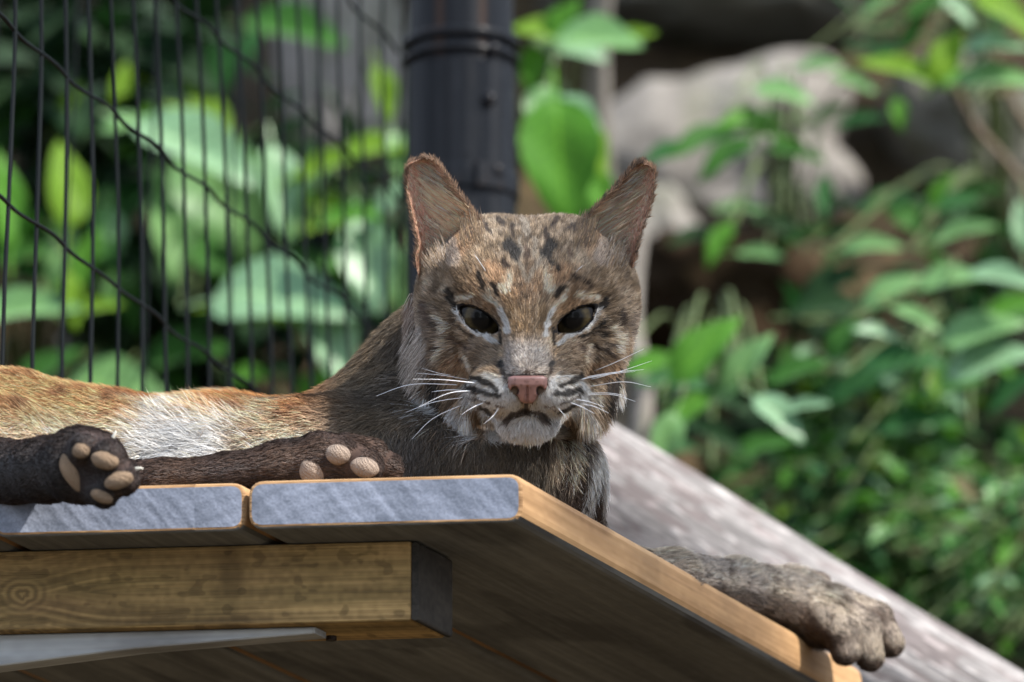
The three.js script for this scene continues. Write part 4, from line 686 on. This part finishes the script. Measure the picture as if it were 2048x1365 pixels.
// how the hair grows at a point; dens in strands per square millimetre
function coat(p, n, region, u, v, s) {
  const o = out; o.jit = 0.3;
  toHead(p, hv); hq.copy(hv);
  if (region === 'earFront') {
    const w = v, t = u, tuft = sstep(0.28, 0.6, w + 0.1 * Math.sin(t * 9)) * sstep(0.95, 0.75, t);
    o.dens = 1.6; o.w = 0.0005; o.len = lerp(0.0045, 0.017, tuft * sstep(0.9, 0.4, t)) * (w > 0.93 ? 0.5 : 1); o.lift = lerp(0.45, 0.35, tuft);
    o.dir.copy(dirFromHead(s * lerp(0.5, 0.85, tuft), lerp(0.8, 0.45, w), 0.1)); o.jit = 0.28;
    const k = noise(hv.x * 0.06, hv.y * 0.05, 3), base = mixc(C(214, 164, 140), C(200, 146, 124), k);
    o.col = mixc(base, rnd() < 0.5 ? C(232, 200, 176) : C(208, 160, 132), tuft * 0.8 * sstep(0.25, 0.6, k + 0.25 * rnd()));
    if (w < 0.07 || t > 0.94) o.col = mixc(o.col, C(150, 116, 92), 0.6);
    if (w > 0.9) o.col = mixc(o.col, COAT.crown, 0.7);
    return o;
  }
  if (region === 'earBack') { o.dens = 1.1; o.w = 0.0005; o.len = 0.006; o.lift = 0.5; o.dir.copy(dirFromHead(s * 0.3, 0.9, -0.1)); o.col = mixc(COAT.crown, COAT.black, 0.3 + 0.5 * noise(u * 9, v * 9, 2)); return o; }
  if (region === 10) {
    const { x, y, z } = hq, ax = Math.abs(x);
    if (inEye(x, y, z, 5) || inNose(x, y, z, -3)) { o.dens = 0; return o; }
    let len = 0.0085;
    len = lerp(len, 0.0035, sstep(60, 44, ax) * sstep(20, -40, y) * sstep(-112, -98, y));
    len = lerp(len, 0.0045, sstep(-95, -115, y) * sstep(105, 90, ax) * sstep(-178, -165, y));
    len = lerp(len, 0.0042, inEye(x, y, z, 22) ? 1 : 0);
    len = lerp(len, 0.013, sstep(120, 165, ax) * sstep(60, 10, y));
    len = lerp(len, 0.028, sstep(110, 165, ax) * sstep(-60, -125, y));
    len = lerp(len, 0.026, sstep(70, 100, ax) * sstep(-135, -165, y) * sstep(60, 40, z));
    len = lerp(len, 0.009, sstep(70, 50, ax) * sstep(-195, -212, y));
    if (z < -60) len = Math.max(len, 0.012);
    o.len = len; o.w = lerp(0.00042, 0.00062, sstep(0.005, 0.02, len)); o.lift = lerp(0.5, 0.32, sstep(0.008, 0.02, len)); o.jit = 0.42;
    o.dens = lerp(4.2, 1.6, sstep(0.004, 0.016, len));
    fd.set(x, y + 95, (z - 235) * 0.9);
    if (y < -100 && ax < 120) { fd.y -= 55; fd.z -= 20; }
    if (ax > 100 && y < -20) fd.y -= lerp(0, 1.5, sstep(-20, -110, y)) * 150;
    if (ax > 130 && y < 40) fd.y -= 60;
    fd.normalize(); o.dir.copy(dirFromHead(fd.x, fd.y, fd.z));
    o.col = headColour(x, y, z);
    return o;
  }
  for (const [c, r] of PADS) if (p.distanceToSquared(c) < r * r) { o.dens = 0; return o; }
  o.col = bodyColour(p, n, region);
  const { x, y } = bp; toBody(p);
  if (region === 0 || region === 1) {
    const belly = sstep(1.3, 0.6, blot(x, y, 395, 885, 150, 75)), nk = sstep(660, 800, x);
    o.len = lerp(lerp(0.0135, 0.028, belly), 0.0135, nk); o.w = lerp(0.0006, 0.00055, belly); o.dens = p.y < H + 0.02 ? 0.5 : lerp(1.6, 1.7, nk); o.lift = lerp(0.46, 0.5, belly); o.jit = 0.85;
    o.dir.set(-1, -0.25, 0.15);
    if (belly > 0.01) o.dir.lerp(V(-0.2, 0.25 - (y - 870) * 0.006, 0.3), 0.7 * belly);
    if (nk > 0) o.dir.lerp(y > 850 ? V(-0.12, -1, 0.1) : V(-0.55, -0.8, 0.05), nk);
    if (x > 1090 && y > 830) { o.len = 0.015; o.dir.set(0.25, -1, 0.1); o.lift = 0.35; }
  } else {
    const c = nearCap; o.dir.set(c[3] - c[0], c[4] - c[1], c[5] - c[2]);
    const toe = region === 3 || region === 5 || region === 7;
    o.len = toe ? 0.005 : region === 2 ? 0.013 : region === 6 && p.distanceTo(HINDSOLE) < 0.035 ? 0.005 : 0.0075; o.w = region === 2 || region === 3 ? 0.0006 : 0.0007; o.dens = toe ? 2.6 : 1.7; o.lift = 0.3; o.jit = 0.3;
  }
  return o;
}
const HINDSOLE = at(195, 935, 5.29);
const strandGeo = (() => {                                         // one hair: a tapered blade, unit long, curving over
  const pos = [], nor = [], idx = [], n = 4;
  for (let i = 0; i < n; i++) { const t = i / n, w = 0.5 * (1 - 0.75 * t * t), z = -0.22 * t * t; pos.push(-w, t, z, w, t, z); nor.push(-0.6, 0.2 * t, 0.8, 0.6, 0.2 * t, 0.8); }
  pos.push(0, 1, -0.22); nor.push(0, 0.2, 1);
  for (let i = 0; i < n - 1; i++) { const a = 2 * i; idx.push(a, a + 1, a + 3, a, a + 3, a + 2); } idx.push(2 * n - 2, 2 * n - 1, 2 * n);
  const g = new THREE.BufferGeometry(); g.setAttribute('position', new THREE.Float32BufferAttribute(pos, 3)); g.setAttribute('normal', new THREE.Float32BufferAttribute(nor, 3)); g.setIndex(idx); return g;
})();
const furMat = new THREE.MeshPhysicalMaterial({ color: 0xffffff, roughness: 0.9, specularIntensity: 0.3, transmission: 0.3, thickness: 0, side: THREE.DoubleSide });
const strands = { head: { m: [], c: [] }, body: { m: [], c: [] } };
const ev = V(0, 0, 0);
const FURSCALE = 0.9, GAIN = 1.75;
function addFur(geo, region, s) {
  const P = geo.attributes.position, N = geo.attributes.normal, UV = geo.attributes.uv, I = geo.index.array, a = V(0, 0, 0), b = V(0, 0, 0), c = V(0, 0, 0), p = V(0, 0, 0), n = V(0, 0, 0), e1 = V(0, 0, 0), e2 = V(0, 0, 0), view = V(0, 0, 0), dir = V(0, 0, 0), side = V(0, 0, 0), nn = V(0, 0, 0);
  for (let f = 0; f < I.length; f += 3) {
    a.fromBufferAttribute(P, I[f]); b.fromBufferAttribute(P, I[f + 1]); c.fromBufferAttribute(P, I[f + 2]);
    e1.subVectors(b, a); e2.subVectors(c, a); n.crossVectors(e1, e2); const area = n.length() * 0.5; if (area < 1e-12) continue;
    p.copy(a).add(b).add(c).divideScalar(3); view.subVectors(EYE, p).normalize();
    n.set(N.getX(I[f]), N.getY(I[f]), N.getZ(I[f])).normalize();
    const face = n.dot(view); if (face < -0.25 && region !== 'earBack') continue;
    const r = region ?? regionAt(p); let u = 0, v = 0; if (UV && region) { u = UV.getX(I[f]); v = UV.getY(I[f]); }
    const q0 = coat(p, n, r, u, v, s); let want = q0.dens * FURSCALE * area * 1e6 * (face < -0.1 ? 0.35 : 1);
    const count = Math.floor(want) + (rnd() < want % 1 ? 1 : 0);
    for (let k = 0; k < count; k++) {
      let w1 = rnd(), w2 = rnd(); if (w1 + w2 > 1) { w1 = 1 - w1; w2 = 1 - w2; }
      p.copy(a).addScaledVector(e1, w1).addScaledVector(e2, w2);
      nn.set(0, 0, 0); const w0 = 1 - w1 - w2; [[I[f], w0], [I[f + 1], w1], [I[f + 2], w2]].forEach(([i, w]) => { nn.x += N.getX(i) * w; nn.y += N.getY(i) * w; nn.z += N.getZ(i) * w; }); nn.normalize();
      if (UV && region) { u = UV.getX(I[f]) * w0 + UV.getX(I[f + 1]) * w1 + UV.getX(I[f + 2]) * w2; v = UV.getY(I[f]) * w0 + UV.getY(I[f + 1]) * w1 + UV.getY(I[f + 2]) * w2; }
      const o = coat(p, nn, r, u, v, s); if (!o.dens) continue;
      const cl = 0.5 * (noise(p.x * 160, p.y * 160, p.z * 160) - 0.5), cl2 = 0.5 * (noise(p.x * 160 + 50, p.y * 160, p.z * 160) - 0.5);   // hairs lean together in small locks
      dir.copy(o.dir).normalize(); dir.x += o.jit * (rnd() - 0.5) * 1.2 + cl; dir.y += o.jit * (rnd() - 0.5) * 1.2 + cl2; dir.z += o.jit * (rnd() - 0.5) * 1.2;
      dir.addScaledVector(nn, -dir.dot(nn)).normalize(); dir.multiplyScalar(Math.sqrt(1 - o.lift * o.lift)).addScaledVector(nn, o.lift * rr(0.6, 1.5)).normalize();
      const len = o.len * rr(0.6, 1.25), wid = o.w * rr(0.7, 1.3);
      if (r === 10) { ev.copy(p).addScaledVector(dir, len * 0.5); toHead(ev, hv); o.col = headColour(hv.x, hv.y, hv.z); }
      side.crossVectors(dir, nn).normalize(); const ro = rr(-0.9, 0.9); view.crossVectors(side, dir).normalize();
      const cr = Math.cos(ro), sr = Math.sin(ro), sx = side.x * cr + view.x * sr, sy = side.y * cr + view.y * sr, sz = side.z * cr + view.z * sr;
      const sat = region ? 0.85 : r === 10 ? 0.78 : 0.92, lum = 0.3 * o.col[0] + 0.55 * o.col[1] + 0.15 * o.col[2];
      const box = region || r === 10 ? strands.head : strands.body;
      box.m.push(sx * wid, sy * wid, sz * wid, 0, dir.x * len, dir.y * len, dir.z * len, 0, view.x * len, view.y * len, view.z * len, 0, p.x - nn.x * 0.0006, p.y - nn.y * 0.0006, p.z - nn.z * 0.0006, 1);
      const tick = rnd(), grain = noise(p.x * 620, p.y * 620, p.z * 620), k2 = (tick < 0.2 ? rr(0.3, 0.6) : tick > 0.8 ? rr(1.2, 1.6) : rr(0.8, 1.15)) * (0.5 + 1.0 * grain);
      for (let q = 0; q < 3; q++) box.c.push(Math.min(0.9, lerp(lum, o.col[q], sat) * k2 * (region === 'earFront' ? 2.0 : sat < 0.8 ? 1.45 : GAIN)));
    }
  }
}

// a lock of long hair: roots round one point of the head, tips round another, in picture pixels about the head
function lock(c0, c1, n, x0, y0, sx, sy, x1, y1, spread, dz = 0, gain = 1.7, wid = 0.00055) {
  for (let i = 0; i < n; i++) {
    const u = rr(-1, 1), v = rr(-1, 1), x = x0 + sx * u - 1055, y = 650 - (y0 + sy * v); let z = 260; for (let k = 0; k < 60; k++) { const d = headBase(x, y, z); if (d < 1) break; z -= Math.max(1, d * 0.85); if (z < -170) { z = -90; break; } }
    const a = fromHead(x, y, z - 3), b = fromHead(x1 + spread * u * rr(0.7, 1.3) + rr(-5, 5) - 1055, 650 - (y1 + sy * v + rr(-10, 14)), z - 8 + dz + rr(-10, 10)), dir = b.sub(a), L = dir.length(); dir.normalize();
    const side = dir.clone().cross(hz0).normalize(), nn = side.clone().cross(dir), w = wid * rr(0.7, 1.3), c = mixc(c0, c1, rnd()), k = rr(0.6, 1.3) * gain;
    strands.head.m.push(side.x * w, side.y * w, side.z * w, 0, dir.x * L, dir.y * L, dir.z * L, 0, nn.x * L, nn.y * L, nn.z * L, 0, a.x, a.y, a.z, 1); strands.head.c.push(...c.map((q) => Math.min(0.9, q * k)));
  }
}
// long pale hairs that sweep across the inside of an ear
function earTuft(e, n) {
  for (let i = 0; i < n; i++) {
    const t = rr(0.0, 0.55) ** 1.2, w = rr(0.55, 0.97), a = fromHead(...earPoint(e, t, w, false)), q = earPoint(e, Math.min(0.97, t + rr(0.14, 0.3)), Math.max(0.05, w - rr(0.3, 0.62)), false), b = fromHead(q[0], q[1], q[2] + rr(4, 16)), dir = b.sub(a), L = dir.length(); dir.normalize();
    const side = dir.clone().cross(hz0).normalize(), nn = side.clone().cross(dir), wd = 0.0005 * rr(0.6, 1.3), c = mixc(C(240, 212, 190), C(222, 176, 148), rnd()), k = rr(0.8, 1.3) * 1.35;
    strands.head.m.push(side.x * wd, side.y * wd, side.z * wd, 0, dir.x * L, dir.y * L, dir.z * L, 0, nn.x * L, nn.y * L, nn.z * L, 0, a.x, a.y, a.z, 1); strands.head.c.push(...c.map((v) => Math.min(0.9, v * k)));
  }
}
// the soft dark fringe round an ear
function earFringe(e, n) {
  for (let i = 0; i < n; i++) {
    const inner = rnd() < 0.6, t = inner ? rr(0.05, 1) : rr(0.1, 1), q = earPoint(e, t, inner ? 1 : 0, false), q2 = earPoint(e, Math.min(1, t + 0.05), inner ? 1 : 0, false), q0 = earPoint(e, Math.max(0, t - 0.05), inner ? 1 : 0, false), tx = q2[0] - q0[0], ty = q2[1] - q0[1], tl = Math.hypot(tx, ty) || 1, sg = (inner ? -1 : 1) * e.s;
    const a = fromHead(q[0] + rr(-3, 3), q[1] + rr(-3, 3), q[2] + rr(-6, 3)), dir = dirFromHead(tx / tl * 0.8 + sg * (ty / tl) * rr(0.2, 0.7) + rr(-0.3, 0.3), ty / tl * 0.8 - sg * (tx / tl) * rr(0.2, 0.7) + rr(-0.3, 0.3), rr(-0.3, 0.5)), L = rr(0.003, 0.0062);
    const side = dir.clone().cross(hz0).normalize(), nn = side.clone().cross(dir), wd = 0.0004 * rr(0.7, 1.3), c = mixc(COAT.dark, C(176, 140, 112), rnd() ** (inner ? 1.6 : 0.7));
    strands.head.m.push(side.x * wd, side.y * wd, side.z * wd, 0, dir.x * L, dir.y * L, dir.z * L, 0, nn.x * L, nn.y * L, nn.z * L, 0, a.x, a.y, a.z, 1); strands.head.c.push(...c.map((v) => v * 0.8));
  }
}
// -- the bobcat, put together --
const cat = thing('bobcat', 'bobcat lying on its side on the platform, head raised and turned to the viewer', 'bobcat');
const skinMat = new THREE.MeshPhysicalMaterial({ vertexColors: true, roughness: 0.85, specularIntensity: 0.3 });
// a pad or other small bump on a paw: found on the surface along a line of sight
function onSurface(px, py, D0) { let D = D0; for (let i = 0; i < 200; i++) { const p = at(px, py, D), d = field(p.x, p.y, p.z); if (d < 0.0002) break; D += Math.max(0.0002, d * 0.7); } const p = at(px, py, D), e = 0.0008, n = V(field(p.x + e, p.y, p.z) - field(p.x - e, p.y, p.z), field(p.x, p.y + e, p.z) - field(p.x, p.y - e, p.z), field(p.x, p.y, p.z + e) - field(p.x, p.y, p.z - e)).normalize(); return { p, n }; }
const padMat = (c) => new THREE.MeshPhysicalMaterial({ color: new THREE.Color(...c), roughness: 0.85, specularIntensity: 0.4, bumpMap: endBump, bumpScale: 0.003 });
const padA = padMat(C(146, 124, 102)), padB = padMat(C(158, 140, 126));
function pawPad(px, py, D0, rx, ry, rz, ang, mat, pear = 0) {
  const { p, n } = onSurface(px, py, D0), k = D0 / FOCAL, g = new THREE.SphereGeometry(1, 28, 20), q = g.attributes.position;
  for (let i = 0; i < q.count; i++) { let x = q.getX(i), y = q.getY(i), z = q.getZ(i); const s = 1 + pear * y, w = 1 + 0.12 * (noise(x * 2 + px, y * 2, z * 2) - 0.5); q.setXYZ(i, x * rx * k * s * w, y * ry * k * w, z * rz); }
  g.computeVertexNormals();
  const nz = n.clone().lerp(p.clone().sub(EYE).normalize().negate(), 0.45).normalize(), a = ang * Math.PI / 180, yy = V(-Math.sin(a), Math.cos(a), 0); yy.addScaledVector(nz, -yy.dot(nz)).normalize();
  g.applyMatrix4(new THREE.Matrix4().makeBasis(yy.clone().cross(nz), yy, nz).setPosition(p.clone().addScaledVector(n, -rz * 0.45)));
  PADS.push([p, Math.max(Math.min(rx, ry) * k * 0.8, 0.0035)]); if (Math.max(rx, ry) > 1.5 * Math.min(rx, ry)) for (const s of [-0.45, 0.45]) PADS.push([p.clone().addScaledVector(rx > ry ? yy.clone().cross(nz) : yy, s * Math.max(rx, ry) * k), Math.min(rx, ry) * k * 0.8]);
  part('paw_pad', g, mat, cat);
}
pawPad(161, 903, 5.1, 19, 17, 0.004, 0, padA); pawPad(208, 923, 5.1, 29, 19, 0.005, -14, padA); pawPad(236, 962, 5.1, 31, 18, 0.005, 16, padA); pawPad(202, 994, 5.1, 25, 14, 0.0045, -22, padA); pawPad(142, 950, 5.1, 20, 44, 0.006, 22, padA, 0.25);
pawPad(675, 910, 5.2, 27, 22, 0.006, -8, padB); pawPad(729, 936, 5.2, 30, 21, 0.006, -14, padB); pawPad(622, 948, 5.2, 26, 30, 0.006, 20, padB);
const clawMat = new THREE.MeshPhysicalMaterial({ color: new THREE.Color(0.68, 0.64, 0.54), roughness: 0.4, clearcoat: 0.3 });
function claw(px, py, D0, dx, dy, len) { const { p, n } = onSurface(px, py, D0), d = V(dx, dy, 0).normalize(); part('claw', tube([p.clone().addScaledVector(n, -0.002), p.clone().addScaledVector(n, 0.0015).addScaledVector(d, len * 0.5), p.clone().addScaledVector(n, 0.001).addScaledVector(d, len)], 0.0022, 0.0004, 8, 10), clawMat, cat); }
claw(226, 876, 5.1, 0.3, 1, 0.005); claw(266, 920, 5.1, 1, 0.3, 0.005); claw(271, 938, 5.1, 1, -0.2, 0.005);

// skin: one mesh, the shells of the ears joined on
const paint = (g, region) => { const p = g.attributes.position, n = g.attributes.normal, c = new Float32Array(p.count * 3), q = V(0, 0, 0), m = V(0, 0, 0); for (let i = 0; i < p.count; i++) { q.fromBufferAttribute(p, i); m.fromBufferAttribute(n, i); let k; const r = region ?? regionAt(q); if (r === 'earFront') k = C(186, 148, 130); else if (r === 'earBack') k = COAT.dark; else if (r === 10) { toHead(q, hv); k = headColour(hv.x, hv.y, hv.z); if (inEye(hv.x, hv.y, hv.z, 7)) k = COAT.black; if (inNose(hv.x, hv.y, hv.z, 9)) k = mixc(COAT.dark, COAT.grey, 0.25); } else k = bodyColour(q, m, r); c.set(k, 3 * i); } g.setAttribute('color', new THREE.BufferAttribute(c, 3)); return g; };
const earParts = [];
for (const e of EARS) for (const back of [false, true]) earParts.push([earGeo(e, back), back ? 'earBack' : 'earFront', e.s]);
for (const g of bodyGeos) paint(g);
const skins = bodyGeos.map((g) => g.clone()); for (const [g, r, s] of earParts) { paint(g, r); const k = g.clone(); k.deleteAttribute('uv'); skins.push(k); }
part('body', mergeGeometries(skins), skinMat, cat);
for (const g of bodyGeos) addFur(g);
for (const [g, r, s] of earParts) addFur(g, r, s);
lock(COAT.white, COAT.white, 620, 836, 786, 18, 16, 828, 850, 22, 14); lock(COAT.white, COAT.cream, 620, 908, 806, 28, 14, 912, 878, 26, 10); for (const e of EARS) { earTuft(e, 900); earFringe(e, 1500); }
lock(COAT.crown, COAT.dark, 190, 946, 482, 24, 26, 938, 444, 22, 12, 1.25); lock(COAT.crown, COAT.dark, 190, 1168, 484, 24, 26, 1180, 446, 22, 12, 1.25); lock(COAT.temple, COAT.grey, 200, 876, 520, 20, 28, 862, 486, 22, 12, 1.0); lock(COAT.temple, COAT.grey, 200, 1226, 524, 20, 28, 1240, 490, 22, 12, 1.0);
for (const q of [-44, -26, -9, 8, 25, 42]) lock(COAT.white, COAT.cream, 110, 1052 + q, 866 - q * q * 0.008, 14, 9, 1052 + q * 0.95, 880 - q * q * 0.004 + rr(-3, 3), 8, -4); lock(COAT.grey, COAT.neck, 420, 842, 700, 22, 50, 806, 752, 14, 0); lock(COAT.grey, COAT.brown, 260, 828, 620, 10, 34, 806, 664, 6, 0); lock(COAT.black, COAT.dark, 240, 866, 782, 12, 20, 864, 838, 12, 4);
lock(COAT.black, COAT.dark, 240, 1226, 760, 12, 26, 1228, 815, 12, 4); lock(COAT.white, COAT.cream, 130, 1240, 766, 5, 16, 1247, 804, 6, 4); lock(COAT.cream, COAT.grey, 360, 1186, 800, 22, 16, 1186, 858, 26, 4); lock(COAT.temple, COAT.brown, 220, 1248, 640, 6, 40, 1262, 676, 4, 0);
for (const [k, name] of [['head', 'head_fur'], ['body', 'body_fur']]) {
  const n = strands[k].c.length / 3, im = new THREE.InstancedMesh(strandGeo, furMat, n); im.instanceMatrix.array.set(strands[k].m); im.instanceColor = new THREE.InstancedBufferAttribute(new Float32Array(strands[k].c), 3);
  im.name = name; im.userData.kind = 'stuff'; shadow(im); cat.add(im); console.log(name, n);
}
// eyes
const headBasis = new THREE.Matrix4().makeBasis(hx0.clone().multiplyScalar(HS), hy0.clone().multiplyScalar(HS), hz0.clone().multiplyScalar(HS)).setPosition(HO);
const eyeMat = new THREE.MeshPhysicalMaterial({ vertexColors: true, roughness: 0.35, specularIntensity: 0.1, clearcoat: 0.2, clearcoatRoughness: 0.03 });
for (const [ex, ey, ez] of EYEBALL) {
  const g = new THREE.SphereGeometry(60, 96, 64); g.rotateX(Math.PI / 2);
  const p = g.attributes.position, c = new Float32Array(p.count * 3), gaze = V(-ex * 0.0006, 0.02, 1).normalize();
  for (let i = 0; i < p.count; i++) { const v = V(p.getX(i), p.getY(i), p.getZ(i)).normalize(), a = Math.acos(clamp(v.dot(gaze), -1, 1)), th = Math.atan2(v.y - gaze.y, v.x - gaze.x), f = noise(th * 7, a * 14, 3); let k = mixc(C(50, 42, 28), C(72, 62, 40), f); k = mixc(C(12, 11, 11), k, sstep(0.33, 0.50, a)); k = mixc(k, C(20, 16, 14), sstep(0.58, 0.70, a)); c.set(k, 3 * i); }
  g.setAttribute('color', new THREE.BufferAttribute(c, 3)); g.translate(ex, ey, ez); g.applyMatrix4(headBasis); part('eye', g, eyeMat, cat);
}
// nose
{
  const w = noseW;
  const nf = (x, y, z) => {
    const ax = Math.abs(x); let d = smax((ax - w(y)) * 0.75, Math.max(y + 100, -155 - y), 7);
    d = smax(d, (z - (224 - 0.005 * x * x - 0.34 * Math.max(0, -118 - y) - 0.2 * Math.max(0, y + 106))) * 0.95, 8); d = Math.max(d, 150 - z);
    d = smax(d, -ell(ax, y, z, [25, -131, 222, 7.5, 9.5, 26]), 4); d = smax(d, -ell(ax, y, z, [33, -139, 214, 8, 4.5, 20]), 4);
    d = smax(d, -(Math.hypot(x, Math.max(0, y + 122), (z - 222 + 0.34 * Math.max(0, -118 - y)) * 0.6) - 2), 3);
    return d;
  };
  const g = surface(nf, [-50, -165, 140], [50, -90, 235], 1.6), p = g.attributes.position, c = new Float32Array(p.count * 3);
  for (let i = 0; i < p.count; i++) { const x = p.getX(i), y = p.getY(i), z = p.getZ(i), ax = Math.abs(x), s = noise(x * 0.12, y * 0.12, z * 0.1); let k = mixc(C(140, 103, 95), C(114, 80, 74), s); k = mixc(k, C(120, 84, 78), 0.7 * sstep(-108, -101, y)); k = mixc(k, C(90, 60, 54), 0.6 * sstep(0.72, 0.8, noise(x * 0.16 + 9, y * 0.16, 2))); if (Math.min(ell(ax, y, z, [25, -131, 222, 7.5, 9.5, 26]), ell(ax, y, z, [33, -139, 214, 8, 4.5, 20])) < 1.5) k = C(58, 38, 36); c.set(k, 3 * i); }
  g.setAttribute('color', new THREE.BufferAttribute(c, 3)); g.applyMatrix4(headBasis);
  part('nose', g, new THREE.MeshPhysicalMaterial({ vertexColors: true, roughness: 0.5, clearcoat: 0.2, clearcoatRoughness: 0.4 }), cat);
}
// whiskers
const whiskerMat = new THREE.MeshStandardMaterial({ color: new THREE.Color(0.86, 0.87, 0.9), roughness: 0.4 });
function whisker(...px) {
  const q = px.filter((q) => q.length).map(([x, y]) => [x - 1055, 650 - y]); let z = 300; for (let i = 0; i < 120; i++) { const d = headField(q[0][0], q[0][1], z); if (d < 0.5) break; z -= Math.max(0.4, d * 0.8); }
  part('whisker', tube(q.map(([x, y], i) => fromHead(x, y, z - 4 + [0, 22, 24][i * (3 - q.length + 1) > 2 ? 2 : i])), 0.00044, 0.0001, 5, 18), whiskerMat, cat);
}
whisker([923, 770], [818, 770], [753, 792]); whisker([934, 794], [865, 805], [813, 824]); whisker([934, 806], [865, 838], [824, 878]); whisker([912, 752], [880, 747], [845, 737]); whisker([971, 803], [945, 814], [925, 827]); whisker([950, 780], [900, 785], [840, 812]);
whisker([1175, 761], [1240, 743], [1303, 722]); whisker([1175, 774], [1250, 764], [1301, 774]); whisker([1168, 790], [1228, 790], [1270, 803]); whisker([1147, 797], [1176, 802], [1206, 812]); whisker([1137, 803], [1162, 812], [1187, 825]); whisker([1178, 746], [1228, 726], [1287, 698]); whisker([1112, 812], [1124, 824], [1134, 838]);
whisker([975, 548], [962, 528], [950, 510]); whisker([1150, 548], [1156, 540], [1166, 532]); whisker([1000, 812], [985, 832], [968, 846]);
for (let i = 0; i < 8; i++) { const s = i % 2 ? 1 : -1, x = 1055 + s * rr(92, 122), y = rr(752, 808), L = rr(60, 130), dy = (y - 782) * rr(0.5, 1.1); whisker([x, y], [x + s * L * 0.55, y + dy * 0.5 - 3], [x + s * L, y + dy]); }
renderer.render(scene, camera);
